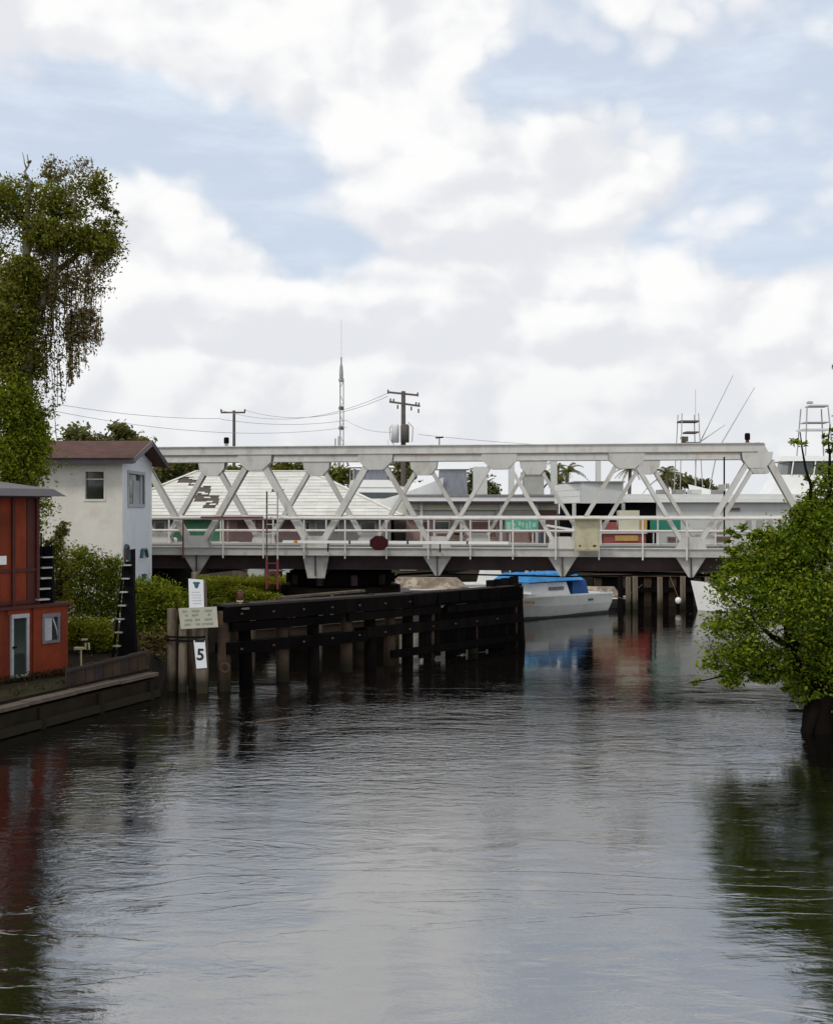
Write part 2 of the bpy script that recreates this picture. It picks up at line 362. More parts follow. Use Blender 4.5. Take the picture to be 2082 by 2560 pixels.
M_redlight = mat('red_lens', (0.085, 0.012, 0.012), 0.3, 0.3, 6)
M_pole = mat('grey_pole_wood', (0.12, 0.10, 0.085), 0.85, 0.2, 3)
M_mast = mat('mast_grey_metal', (0.36, 0.36, 0.35), 0.6, 0.1, 3)
M_mastw = mat('mast_white_band', (0.68, 0.68, 0.68), 0.6, 0.05, 3)
M_wire = mat('wire', (0.32, 0.32, 0.33), 0.6, 0.1, 3)
M_outrig = mat('outrigger_pale_metal', (0.42, 0.42, 0.42), 0.5, 0.1, 3)
M_blue = mat('blue_canvas', (0.03, 0.24, 0.56), 0.7, 0.15, 3, stain=(0.12, 0.40, 0.72), stain_amt=0.6)
M_dblue = mat('dark_blue_canvas', (0.012, 0.075, 0.26), 0.7, 0.2, 4)
M_orange = mat('orange_yellow_paint', (0.55, 0.22, 0.02), 0.6, 0.3, 20)
M_hullgrey = mat('grey_white_hull', (0.60, 0.61, 0.58), 0.4, 0.06, 2, stain=(0.45, 0.44, 0.40), stain_amt=0.5)
M_boot = mat('dark_boot_stripe', (0.03, 0.03, 0.035), 0.6, 0.2, 3)
M_tarp = mat('brown_grey_tarp', (0.20, 0.155, 0.115), 0.9, 0.5, 3, bump=0.6, bscale=8, stain=(0.5, 0.45, 0.36), stain_amt=0.7, sthr=(0.5, 0.6))
M_bark = mat('dark_bark', (0.008, 0.006, 0.005), 0.95, 0.4, 4, bump=0.8, bscale=12, stretch=(2, 2, .5), spec=0.05)
M_barkp = mat('pale_bark', (0.26, 0.23, 0.19), 0.9, 0.3, 4, bump=0.6, bscale=12, stretch=(2, 2, .5))
M_shopred = mat('red_shop_paint', (0.26, 0.07, 0.06), 0.6, 0.25, 2)
M_shoporange = mat('ochre_shop_paint', (0.45, 0.28, 0.09), 0.6, 0.3, 2)
M_rung = mat('pale_step_metal', (0.42, 0.40, 0.38), 0.5, 0.2, 6)
M_yellow = mat('pale_yellow_plastic', (0.5, 0.46, 0.25), 0.6, 0.2, 5)
L_left = leaf_mat('leaves_vine_tree', [(0.028, 0.042, 0.007), (0.10, 0.13, 0.014), (0.23, 0.25, 0.024), (0.17, 0.13, 0.05), (0.14, 0.18, 0.018)], .4)
L_dry = leaf_mat('leaves_dry_brownish', [(0.08, 0.065, 0.03), (0.18, 0.135, 0.07), (0.16, 0.17, 0.04), (0.22, 0.16, 0.09)], .4)
L_right = leaf_mat('leaves_waterside_tree', [(0.018, 0.040, 0.004), (0.06, 0.115, 0.007), (0.135, 0.20, 0.014), (0.28, 0.32, 0.03), (0.06, 0.095, 0.009)], .4)
L_bush = leaf_mat('leaves_bush', [(0.04, 0.06, 0.008), (0.14, 0.185, 0.016), (0.27, 0.30, 0.032), (0.10, 0.125, 0.014)], .4)
L_far = leaf_mat('leaves_far_trees', [(0.07, 0.09, 0.03), (0.12, 0.14, 0.045), (0.18, 0.175, 0.055), (0.15, 0.12, 0.05)], .38)
L_weed = leaf_mat('weed_blades', [(0.02, 0.02, 0.008), (0.06, 0.06, 0.02), (0.05, 0.038, 0.02)], .3)
L_grass = leaf_mat('grass_blades', [(0.12, 0.145, 0.012), (0.22, 0.24, 0.02), (0.16, 0.17, 0.018)], .3)

# ------------------------------------------------------------------ water and ground
def water():
    m_ = bpy.data.materials.new('river_water'); m_.use_nodes = True
    nt = m_.node_tree; N = nt.nodes; L = nt.links; b = N['Principled BSDF']
    b.inputs['Base Color'].default_value = (0.004, 0.0035, 0.003, 1); b.inputs['Roughness'].default_value = 0.05
    b.inputs['IOR'].default_value = 3.7; b.inputs['Specular IOR Level'].default_value = 0.62
    tc = N.new('ShaderNodeTexCoord')
    def noi(scale, sc, det, rough, dist=0.0, loc=(0, 0, 0)):
        mp = N.new('ShaderNodeMapping'); mp.inputs['Scale'].default_value = sc; mp.inputs['Location'].default_value = loc; L.new(tc.outputs['Object'], mp.inputs[0])
        n = N.new('ShaderNodeTexNoise'); n.inputs['Scale'].default_value = scale; n.inputs['Detail'].default_value = det; n.inputs['Roughness'].default_value = rough; n.inputs['Distortion'].default_value = dist
        L.new(mp.outputs[0], n.inputs['Vector']); return n.outputs['Fac']
    def ma(op, a, c):
        n = N.new('ShaderNodeMath'); n.operation = op
        for i, x in enumerate((a, c)):
            if isinstance(x, (int, float)): n.inputs[i].default_value = x
            else: L.new(x, n.inputs[i])
        return n.outputs[0]
    swell = noi(0.55, (0.7, 1.6, 1), 3, 0.5, 0.4)
    chop = noi(3.0, (0.6, 1.5, 1), 5, 0.6, 0.6)
    fine = noi(11.0, (0.7, 1.4, 1), 3, 0.6)
    patch = noi(0.16, (0.8, 1.6, 1), 4, 0.6, 0.8, (4, 9, 0))
    mr = N.new('ShaderNodeMapRange'); mr.inputs[1].default_value = 0.42; mr.inputs[2].default_value = 0.66; mr.inputs[3].default_value = 0.25; mr.inputs[4].default_value = 1.0; L.new(patch, mr.inputs[0])
    sy = N.new('ShaderNodeSeparateXYZ'); L.new(tc.outputs['Object'], sy.inputs[0])
    lee = N.new('ShaderNodeMapRange'); lee.interpolation_type = 'SMOOTHSTEP'; lee.inputs[1].default_value = 23.5; lee.inputs[2].default_value = 29.0; lee.inputs[3].default_value = 1.0; lee.inputs[4].default_value = 0.22; L.new(sy.outputs[1], lee.inputs[0])
    seamn = noi(0.30, (0.45, 1.5, 1), 5, 0.55, 1.2, (11, 2, 0))
    seam = N.new('ShaderNodeMapRange'); seam.interpolation_type = 'SMOOTHSTEP'; seam.inputs[1].default_value = 0.014; seam.inputs[2].default_value = 0.0; L.new(ma('ABSOLUTE', ma('SUBTRACT', seamn, 0.5), 0), seam.inputs[0])
    h = ma('ADD', ma('MULTIPLY', swell, 0.022), ma('MULTIPLY', mr.outputs[0], ma('ADD', ma('MULTIPLY', chop, 0.015), ma('MULTIPLY', fine, 0.0030))))
    h = ma('ADD', h, ma('MULTIPLY', ma('MULTIPLY', ma('MULTIPLY', seam.outputs[0], fine), mr.outputs[0]), 0.007))
    mid = N.new('ShaderNodeMapRange'); mid.interpolation_type = 'SMOOTHSTEP'; mid.inputs[1].default_value = 12.5; mid.inputs[2].default_value = 18.0; mid.inputs[3].default_value = 0.0; mid.inputs[4].default_value = 1.0; L.new(sy.outputs[1], mid.inputs[0])
    gust = noi(0.22, (1.0, 1.7, 1), 3, 0.55, 0.5, (2, 5, 0))
    gm = N.new('ShaderNodeMapRange'); gm.inputs[1].default_value = 0.38; gm.inputs[2].default_value = 0.60; gm.inputs[3].default_value = 0.15; gm.inputs[4].default_value = 1.0; L.new(gust, gm.inputs[0])
    chop2 = noi(6.5, (0.55, 1.2, 1), 3, 0.6, 0.3, (7, 1, 0))
    h = ma('ADD', h, ma('MULTIPLY', ma('MULTIPLY', mid.outputs[0], gm.outputs[0]), ma('MULTIPLY', chop2, 0.021)))
    h = ma('MULTIPLY', h, lee.outputs[0])
    bp = N.new('ShaderNodeBump'); bp.inputs['Strength'].default_value = 1.0; bp.inputs['Distance'].default_value = 1.0
    L.new(h, bp.inputs['Height']); L.new(bp.outputs[0], b.inputs['Normal'])
    mb = MB(); mb.add([(-400, -60, 0), (400, -60, 0), (400, 400, 0), (-400, 400, 0)], [(0, 1, 2, 3)])
    tag(mb.build('water', m_), kind='structure')
    bed = MB(); bed.add([(-400, -60, -2.2), (400, -60, -2.2), (400, 400, -2.2), (-400, 400, -2.2)], [(0, 1, 2, 3)])
    tag(bed.build('river_bed', M_conc), kind='structure')
water()

M_ground = mat('earth_and_grass', (0.028, 0.022, 0.013), 0.95, 0.5, 1.2, bump=0.6, bscale=6, stain=(0.03, 0.034, 0.014), stain_amt=0.8, sscale=0.8, spec=0.1)
def ground():
    edge = [(-16, -20, .62), (-14.6, 3, .62), (-7.63, 19.8, .62), (-5.95, 24, .62), (-6.5, 26.5, .75), (-6.9, 29, 1.0), (-6.2, 33, 1.1), (-5.2, 37, 1.15), (-4.2, 41, 1.2), (-1, 46, 1.25), (2, 50, 1.25), (7.8, 47.2, 1.3), (70, 47.2, 1.3)]
    inland = [(1500, 60, 1.3), (1500, 1800, 1.3), (-1500, 1800, 1.3), (-1500, -20, .62)]
    ring = [Vector(p) for p in edge + inland]
    tris = tessellate_polygon([ring])
    mb = MB(); mb.add(ring, [tuple(t) if True else t for t in tris])
    n = len(edge)
    lowv = []
    for i, p in enumerate(edge):     # the bank falls to the river bed
        out = 0.0 if i in (0, 1, 2, 3) or i >= 10 else 1.3
        dx, dy = (1, -0.5) if i < 9 else (0, -1)
        lowv.append((p[0] + dx * out, p[1] + dy * out, -2.0))
    mb.add(list(edge) + lowv, [(i, i + 1, n + i + 1, n + i) for i in range(n - 1)], 1)
    tag(mb.build('ground', [M_ground, M_conc]), kind='structure')
    e2 = [(10.6, -20, .9), (10.6, 27, .9), (12.2, 31.5, 1.0), (13.6, 40, 1.1), (70, 41, 1.1), (70, -20, 1.0)]
    mb = MB(); n = len(e2)
    mb.prism([(p[0], p[1], -2.0) for p in e2], (0, 0, 3.0))
    tag(mb.build('right_bank_ground', M_ground), kind='structure')
ground()

def grass():
    r_ = np.random.default_rng(5); pts = []
    for _ in range(9000):
        D = r_.uniform(33, 45); x = -5.0 - r_.uniform(0, 7) + (D - 37) * 0.2
        pts.append((x, D, 1.22 + r_.uniform(0, 0.22)))
    o = leaf_mesh('grass', pts, 0.24, L_grass, None, asp=0.35, up=0.0, seed=6, droop=-1.0); tag(o, 'green grass on the bank under the bridge', 'grass', kind='stuff')
grass()

# ------------------------------------------------------------------ left seawall
def seawall():
    a = Vector((-7.63, 19.8, 0)); b = Vector((-5.95, 24.0, 0)); t = (b - a).normalized(); n = Vector((t.y, -t.x, 0))
    a0 = a - t * 9.0
    root = thing('seawall', 'dark concrete seawall with pale ledge below the red house', 'seawall', tuple(a))
    mb = MB(); L_ = (b - a0).length; c = a0 + (b - a0) * .5
    rz = math.atan2(t.y, t.x)
    mb.box(c + Vector((0, 0, -.75)) + n * .06, (L_, .34, 2.35), rz); mb.build('wall', M_conc, root)
    mb = MB()
    k = 0; s = 0.0
    while s < L_ - .1:                       # coping stones
        w = min(1.35, L_ - s); p = a0 + t * (s + w / 2)
        MB().box(p + Vector((0, 0, .52 + .008 * (k % 3))) + n * .12, (w - .025, .34, .07), rz).build('coping_stone', M_cap, root); s += 1.35; k += 1
    MB().box(c + Vector((0, 0, .10)) + n * .27, (L_, .10, .16), rz).build('waler', M_brownwood, root)
    for i in range(8):
        p = a0 + t * (1.2 + i * 1.72) + n * .26
        MB().tube([p + Vector((0, 0, -1.6)), p + Vector((0, 0, .40))], .09, 8).build('pile', M_conc, root)
    # low board fence on the outer end of the wall
    bf = thing('board_fence', 'low weathered board fence on the end of the seawall', 'fence', tuple(a + t * 2.3 + Vector((0, 0, .56))))
    s = 1.95; i = 0
    while s < 4.5:
        p = a + t * s - n * .02; hh = .36 + .04 * random.random() + 0.02 * s
        MB().box(p + Vector((0, 0, .565 + hh / 2)), (.275, .035, hh), rz).build('board', M_brownwood if i % 3 else M_creo_top, bf); s += .29; i += 1
    MB().beam(a + t * 1.8 + n * .03 + Vector((0, 0, .93)), a + t * 4.52 + n * .03 + Vector((0, 0, 1.0)), .05, .05).build('top_rail', M_creo_top, bf)
seawall()

# ------------------------------------------------------------------ red house
def red_house():
    t = Vector((.575, .818, 0)).normalized(); n = Vector((t.y, -t.x, 0)); p0 = Vector((-8.42, 21.85, 0)); rz = math.atan2(t.y, t.x)
    Mx = Matrix((t, n, Vector((0, 0, 1)))).transposed()     # columns: along wall, outward, up
    def W(s, o, z): return p0 + t * s + n * o + Vector((0, 0, z))
    root = thing('red_house', 'dark red wooden two-storey house with grey eave at left edge', 'house', tuple(W(0, 0, .62)))
    def slab(mb, s0, s1, o0, o1, z0, z1, mi=0):
        mb.hexa([W(s0, o0, z0), W(s1, o0, z0), W(s1, o1, z0), W(s0, o1, z0), W(s0, o0, z1), W(s1, o0, z1), W(s1, o1, z1), W(s0, o1, z1)], mi)
    S1, S2 = 1.65, 1.02
    mb = MB(); slab(mb, -5, S1, -3.2, -.03, .66, 2.10); mb.build('lower_wall', M_red, root)
    mb = MB(); slab(mb, -5, S1 + .02, -3.2, .02, .30, .655); mb.build('foundation', M_conc, root)
    mb = MB(); slab(mb, -5, S2, -3.2, -.25, 2.14, 4.42); mb.build('upper_wall', M_red, root)
    mb = MB(); slab(mb, -5, S1 + .08, -3.3, .06, 2.103, 2.16); mb.build('floor_band', M_redtrim, root)
    # vertical boards proud of the wall
    s = -1.75
    while s < S1 - .06:
        w = .215
        if not (0.17 < s + w * .5 < .70 or .93 < s + w * .5 < 1.47):
            mb = MB(); slab(mb, s, min(s + w, S1 - .02), -.03, .0 + .006 * random.random(), .665, 2.095); mb.build('board', M_red, root)
        s += w + .014
    for (a_, b_, z0, z1) in ((.17, .70, .665, .70), (.17, .70, 1.99, 2.095), (.93, 1.47, .665, 1.33), (.93, 1.47, 1.96, 2.095)):
        mb = MB(); slab(mb, a_, b_, -.03, 0.0, z0, z1); mb.build('board', M_red, root)
    s = -1.75; i = 0
    while s < S2 - .05:
        w = .30; mb = MB(); slab(mb, s, min(s + w, S2 - .01), -.25, -.222 + .006 * random.random(), 2.165, 4.40); mb.build('board', M_red if i % 5 != 3 else M_redtrim, root); s += w + .016; i += 1
    for z in (2.85, 2.18):
        mb = MB(); slab(mb, -3, S2 + .01, -.222, -.19, z, z + .07); mb.build('trim', M_redtrim, root)
    for sc in (.40, S2 - .04):
        mb = MB(); slab(mb, sc, sc + .07, -.215, -.165, 2.16, 4.40); mb.build('corner_post', M_redtrim, root)
    # roof: shallow slab with grey fascia
    mb = MB()
    mb.hexa([W(-5, -3.5, 4.46), W(S2 + .12, -3.5, 4.46), W(S2 + .42, .22, 4.43), W(-5, .22, 4.43), W(-5, -3.5, 4.95), W(S2 - .1, -3.2, 4.95), W(S2 + .12, .18, 4.58), W(-5, .18, 4.58)])
    rf = mb.build('roof', M_fascia, root)
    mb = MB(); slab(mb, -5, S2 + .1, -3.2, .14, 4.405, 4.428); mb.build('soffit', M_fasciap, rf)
    # tall narrow window at ground level, and a wider one
    def window(s0, s1, z0, z1, name, fr, pane_m, mull):
        o0, o1 = -.03, .03
        f = MB(); e = .055
        slab(f, s0, s1, o0, o1, z0, z0 + e); slab(f, s0, s1, o0, o1 + .01, z1 - e * 1.5, z1)
        slab(f, s0, s0 + e, o0, o1, z0 + e, z1 - e * 1.5); slab(f, s1 - e, s1, o0, o1, z0 + e, z1 - e * 1.5)
        if mull: slab(f, (s0 + s1) / 2 - .02, (s0 + s1) / 2 + .02, o0, o1 - .01, z0 + e, z1 - e * 1.5)
        w = f.build(name, fr, root)
        g = MB(); slab(g, s0 + e, s1 - e, -.028, -.012, z0 + e, z1 - e * 1.5); g.build('pane', pane_m, w)
        return w
    w1 = window(.24, .66, .70, 2.0, 'tall_window', M_frame, M_glass, False)
    mb = MB(); slab(mb, .26, .34, .032, .07, 1.31, 1.35); mb.build('latch', M_dark, w1)
    w2 = window(.98, 1.42, 1.33, 1.96, 'window', M_fascia, M_glass, False)
    mb = MB(); slab(mb, 1.02, 1.22, -.01, .012, 1.39, 1.88); mb.build('curtain', M_frame, w2)
    mb = MB(); mb.beam(W(1.24, .0, 1.88), W(1.34, .0, 1.62), .02, .03); mb.beam(W(1.34, .0, 1.62), W(1.40, .0, 1.40), .02, .03); mb.build('torn_blind', M_frame, w2)
    # small white board on upper wall
    mb = MB(); slab(mb, -.6, .26, -.20, -.17, 3.02, 3.20)
    tag(mb.build('notice_board', M_white), 'small blank white board fixed to the upper red wall', 'board')
    # dark outside stair behind the upper wall
    st = thing('outside_stair', 'dark outside stair with pale treads against the red house', 'stairs', tuple(W(1.2, -.3, 2.15)))
    mb = MB(); mb.beam(W(1.28, -.35, 2.15), W(1.42, -.55, 3.35), .42, .10, up=(0, 1, 0)); mb.beam(W(1.55, -.6, 2.15), W(1.5, -.65, 3.2), .34, .10, up=(0, 1, 0)); mb.build('stringer', M_dark, st)
    for i in range(5):
        q = W(1.1 + i * .06, -.18 - i * .05, 2.25 + i * .22); mb = MB(); mb.box(q, (.26, .22, .03), rz); mb.build('tread', M_rung, st)
    for i in range(3):
        q = W(1.25 + .12 * i, -.4, 2.15); MB().tube([q, q + Vector((0, 0, 1.5 - .3 * i))], .022, 6).build('rail_post', M_dark, st)
red_house()

# ------------------------------------------------------------------ bridge tender's white house
def tender_house():
    XR, Y0, Y1, XL, ZB, ZE = -8.17, 30.0, 33.35, -11.4, .9, 5.62
    root = thing('tender_house', 'white two-storey bridge tender house with red-brown gable roof', 'house', (-9.7, 30, ZB))
    ym = (Y0 + Y1) / 2; zr = 6.10
    # wall with gable, one shell: front and back in warm lit tone, gable in bluish shade tone
    mb = MB()
    w0, w1, h0, h1 = -9.20 , -8.68, 4.46, 5.22    # front window opening
    def front(x0, x1, z0, z1): mb.box2((x0, Y0, z0), (x1, Y0 + .16, z1))
    front(XL, w0, ZB, ZE); front(w1, XR, ZB, ZE); front(w0, w1, ZB, h0); front(w0, w1, h1, ZE)
    mb.box2((XL, Y1 - .16, ZB), (XR, Y1, ZE)); mb.box2((XL, Y0 + .16, ZB), (XL + .16, Y1 - .16, ZE))
    mb.build('wall', M_stucco, root)
    mb = MB(); g0, g1, z0, z1 = 30.62, 32.35, 4.33, 5.20; gx0, gx1 = XR - .16, XR
    a, b = Y0 + .163, Y1 - .163
    mb.box2((gx0, a, ZB), (gx1, g0, ZE)); mb.box2((gx0, g1, ZB), (gx1, b, ZE)); mb.box2((gx0, g0, ZB), (gx1, g1, z0)); mb.box2((gx0, g0, z1), (gx1, g1, ZE))
    mb.prism([(gx0, Y0 + .02, ZE + .002), (gx0, Y1 - .02, ZE + .002), (gx0, ym, zr - .1)], (.16, 0, 0))
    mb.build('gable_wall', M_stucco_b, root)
    # windows
    f = MB(); y = Y0 - .02
    for q in (((w0 - .05, y, h0 - .06), (w1 + .05, Y0 + .05, h0)), ((w0 - .05, y, h1), (w1 + .05, Y0 + .05, h1 + .05)), ((w0 - .05, y, h0), (w0, Y0 + .05, h1)), ((w1, y, h0), (w1 + .05, Y0 + .05, h1))): f.box2(*q)
    f.box2((w0, Y0 + .08, h1 - .22), (w1, Y0 + .11, h1 - .19))
    wf = f.build('window', M_stucco, root); MB().box2((w0, Y0 + .112, h0), (w1, Y0 + .13, h1)).build('pane', M_glass, wf)
    f = MB(); e = .09
    f.box2((XR - .03, g0 - e, z0 - e), (XR + .03, g1 + e, z0)); f.box2((XR - .03, g0 - e, z1), (XR + .03, g1 + e, z1 + e)); f.box2((XR - .03, g0 - e, z0), (XR + .03, g0, z1)); f.box2((XR - .03, g1, z0), (XR + .03, g1 + e, z1))
    wf = f.build('window', M_frame, root); MB().box2((XR - .12, g0, z0), (XR - .10, g1, z1)).build('pane', M_glass, wf)
    MB().box2((XR - .10, g0 + .9, z0), (XR - .09, g1 - .1, z0 + .7)).build('blind', M_frame, wf)
    # roof: two slopes with thickness, fascia, overhang
    ox0, ox1, oy = XL - .3, XR + .40, .38; th = .09
    sl = (zr - ZE) / (ym - Y0)
    ze = ZE - sl * oy
    rf = MB()
    rf.prism([(ox0, Y0 - oy, ze), (ox0, ym, zr), (ox0, ym, zr + th), (ox0, Y0 - oy, ze + th)], (ox1 - ox0, 0, 0))
    ro = rf.build('roof', M_roofred, root)
    rf = MB(); rf.prism([(ox0, ym + .003, zr), (ox0, Y1 + oy, ze), (ox0, Y1 + oy, ze + th), (ox0, ym + .003, zr + th)], (ox1 - ox0, 0, 0)); rf.build('roof', M_roofred, root)
    for k in range(7):   # shingle courses lap over each other
        f0 = k / 7; ya = Y0 - oy + (ym - Y0 + oy) * f0; za = ze + th + (zr - ze) * f0
        MB().beam((ox0, ya + .02, za + .012), (ox1, ya + .02, za + .012), .30, .018, up=(0, -sl, 1)).build('roof_course', M_roofred, ro)
    MB().box2((ox0, Y0 - oy - .03, ze - .09), (ox1 + .02, Y0 - oy - .003, ze + th + .01)).build('fascia', M_fascia, ro)
    MB().beam((ox1 + .02, Y0 - oy, ze + .01), (ox1 + .02, ym, zr + .02), .04, .15).build('bargeboard', M_fascia, ro)
    MB().beam((ox1 + .02, Y1 + oy, ze + .01), (ox1 + .02, ym + .003, zr + .02), .04, .15).build('bargeboard', M_fasciap, ro)
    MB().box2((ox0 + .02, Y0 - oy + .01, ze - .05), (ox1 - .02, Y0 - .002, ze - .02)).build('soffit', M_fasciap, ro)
    # door slot, pipes and brackets on the gable wall
    MB().box2((XR - .01, 30.78, 2.0), (XR + .015, 31.35, 3.03)).build('hatch', M_dark, root)
    MB().tube([(XR + .05, 30.1, 2.2), (XR + .05, 30.1, 3.05), (XR + .05, 30.22, 3.18), (XR + .05, 30.45, 3.15), (XR + .05, 30.55, 2.95), (XR + .05, 30.55, 2.3)], .032, 6).build('conduit', M_teal, root)
    MB().tube([(XR + .06, 31.9, 2.75), (XR + .06, 32.0, 2.98), (XR + .06, 32.4, 2.98), (XR + .06, 32.55, 2.75)], .05, 6).build('bracket', M_teal, root)
    MB().box2((XR + .002, 32.1, 2.0), (XR + .09, 32.35, 2.25)).build('bracket', M_teal, root)
    MB().tube([(-10.05, Y0 - .05, 2.9), (-10.02, Y0 - .12, 3.3), (-9.88, Y0 - .12, 3.38), (-9.82, Y0 - .12, 3.2), (-9.9, Y0 - .12, 3.0)], .03, 6).build('bracket', M_dark, root)
tender_house()

# ------------------------------------------------------------------ swing bridge
NA, NB = Vector((-9.06, 35.25, 0)), Vector((10.38, 33.0, 0)); NU = (NB - NA) / 5
FA, FB = Vector((-7.58, 40.2, 0)), Vector((12.06, 37.9, 0)); FU = (FB - FA) / 5
UB = NU.normalized(); NBK = Vector((-UB.y, UB.x, 0))          # along the bridge, and away from the camera
def up(z): return Vector((0, 0, z))
BR = thing('swing_bridge', 'pale grey steel truss swing bridge spanning the river', 'bridge', tuple(NA + NU * 1.5 + up(2.7)))
S0, S1_ = -2.5, 5.62
def truss(A, U, near):
    n = NBK
    ut = U.normalized()
    p = lambda s, z, o=0.0: A + U * s + up(z) + n * o
    # top chord: box with cover plates proud of it
    MB().beam(p(-2, 6.06), p(5.06, 6.06), .30, .25).build('top_chord', M_steel, BR)
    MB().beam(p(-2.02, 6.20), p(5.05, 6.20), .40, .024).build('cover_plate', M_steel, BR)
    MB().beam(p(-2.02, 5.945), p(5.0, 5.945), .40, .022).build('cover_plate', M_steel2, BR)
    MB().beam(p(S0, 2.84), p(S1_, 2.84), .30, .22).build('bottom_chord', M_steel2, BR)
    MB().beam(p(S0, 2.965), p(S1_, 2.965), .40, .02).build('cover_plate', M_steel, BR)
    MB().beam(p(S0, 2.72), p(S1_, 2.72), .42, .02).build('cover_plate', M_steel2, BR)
    for k in range(-2, 6):
        # upper gusset plates, front and back
        for o in (-.165, .165):
            e = (.56 if near else .5) if k < 5 else .46
            pl = [p(k, 5.93) - ut * e, p(k, 5.93) + ut * e, p(k, 5.70) + ut * (e - .03), p(k, 5.44) + ut * .24, p(k, 5.44) - ut * .24, p(k, 5.70) - ut * (e - .03)]
            MB().prism([q + n * o for q in pl], n * .012 * (1 if o > 0 else -1)).build('gusset_plate', M_steel, BR)
        for sgn in (-1, 1):
            low = k + .5 * sgn
            if low < S0 - .01 or low > 5.51: continue
            a = p(k, 5.80) + ut * .16 * sgn; b = p(low, 2.97) - ut * .15 * sgn
            # a built-up member: two channels with a gap, joined by lacing
            wd = ({(1, -1): .20, (1, 1): .235, (2, -1): .225, (2, 1): .155, (5, -1): .155, (5, 1): .21} if near else {(1, -1): .17, (1, 1): .17, (2, -1): .16, (2, 1): .14}).get((k, sgn), .19 if k < 1 else .135) * .9
            if k == 5 and sgn == 1: a = p(5.03, 6.12)
            m1 = MB(); tdir = (b - a).normalized(); sdv = n.cross(tdir).normalized()
            for q in (-1, 1): m1.beam(a + n * .125 * q, b + n * .125 * q, .035, wd, up=sdv)
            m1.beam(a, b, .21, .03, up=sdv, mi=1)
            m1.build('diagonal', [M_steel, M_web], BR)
    for k in range(-2, 6):
        low = k + .5
        for o in (-.165, .165):
            pl = [p(low, 2.93) - ut * .46, p(low, 2.93) + ut * .46, p(low, 3.12) + ut * .42, p(low, 3.33) + ut * .24, p(low, 3.33) - ut * .24, p(low, 3.12) - ut * .42]
            MB().prism([q + n * o for q in pl], n * .012 * (1 if o > 0 else -1)).build('gusset_plate', M_steel, BR)
        # bracket plate under the chord
        if near:
            d_ = .62
            if k == 1:
                pl = [p(low, 2.71) - ut * .42, p(low, 2.71) + ut * .44, p(low, 1.98) + ut * .30, p(low, 1.98) - ut * .26]
            else:
                pl = [p(low, 2.71) - ut * .46, p(low, 2.71) + ut * .46, p(low, 2.71 - d_) + ut * .07, p(low, 2.71 - d_) - ut * .07]
            MB().prism([q - n * .02 for q in pl], n * .04).build('bracket_plate', M_steel2, BR)
            MB().beam(p(low, 2.70, -.06), p(low, 2.05, -.06), .05, .03, up=ut).build('stiffener', M_under, BR)
for px_, s_ in ((1095, 2.5), (1790, 4.7)):
    c_ = NA + NU * (s_ - .02 if s_ < 3 else s_ - .02) + up(5.925) - NBK * .12
    MB().beam(c_ - UB * .55, c_ + UB * .55, .28, .018).build('rusty_plate', mat('rust_plate', (0.30, 0.17, 0.10), 0.85, 0.3, 4), BR)
truss(NA, NU, True); truss(FA, FU, False)

def deck():
    c = lambda s, f, z: (NA + NU * s) * (1 - f) + (FA + FU * s) * f + up(z)
    mb = MB()
    mb.hexa([c(S0, .06, 2.74), c(S1_, .06, 2.74), c(S1_, .94, 2.74), c(S0, .94, 2.74), c(S0, .06, 2.90), c(S1_, .06, 2.90), c(S1_, .94, 2.90), c(S0, .94, 2.90)]); mb.build('deck', M_deck, BR)
    for f in (.10, .30, .5, .7, .90):
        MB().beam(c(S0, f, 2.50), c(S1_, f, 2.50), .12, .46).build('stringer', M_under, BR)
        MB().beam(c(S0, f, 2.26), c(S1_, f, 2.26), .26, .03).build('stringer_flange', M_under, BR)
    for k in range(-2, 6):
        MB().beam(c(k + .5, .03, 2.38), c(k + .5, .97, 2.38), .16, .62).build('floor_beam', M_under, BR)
    for f in (.08, .92):
        MB().beam(c(S0, f, 2.925), c(S1_, f, 2.925), .22, .045).build('kerb', M_steel2, BR)
    # bracing under the deck
    for a, b in ((2.45, 1.9), (1.9, 2.2)):
        pass
    MB().tube([c(2.55, .08, 2.18), c(2.1, .2, 2.05), c(1.82, .3, 1.35)], .045, 6).build('brace', M_dark, BR)
    MB().tube([c(2.5, .05, 2.13), c(3.5, .05, 2.07), c(4.45, .05, 2.17)], .03, 6).build('brace', M_dark, BR)
    MB().tube([c(3.5, .55, 2.12), c(4.5, .5, 2.02), c(5.6, .5, 2.10)], .06, 6).build('brace', M_dark, BR)
    # handrails
    n = NBK
    pn = lambda s, z, o=0.0: NA + NU * s + up(z) - n * (.26 + o)
    MB().tube([pn(S0, 3.90), pn(S1_, 3.90)], .048, 8).build('handrail', M_rail, BR)
    MB().beam(pn(.56, 3.93, .05), pn(1.08, 3.93, .05), .05, .06).build('red_pipe', M_red_steel, BR)
    s = -2.3; i = 0
    while s < S1_:
        MB().beam(pn(s, 2.62), pn(s, 3.87), .042, .042, up=(0, 1, 0)).build('rail_post', M_red_steel if i in (8,) else M_rail, BR); s += .338; i += 1
    pf = lambda s, z: FA + FU * s + up(z) + n * -.3
    MB().tube([pf(S0, 3.92), pf(S1_, 3.92)], .045, 8).build('handrail', M_rail, BR)
    MB().tube([pf(S0, 3.42), pf(S1_, 3.42)], .045, 8).build('midrail', M_rail, BR)
    s = -2.4
    while s < S1_:
        MB().beam(pf(s, 2.9), pf(s, 3.9), .05, .05, up=(0, 1, 0)).build('rail_post', M_rail, BR); s += .5
deck()

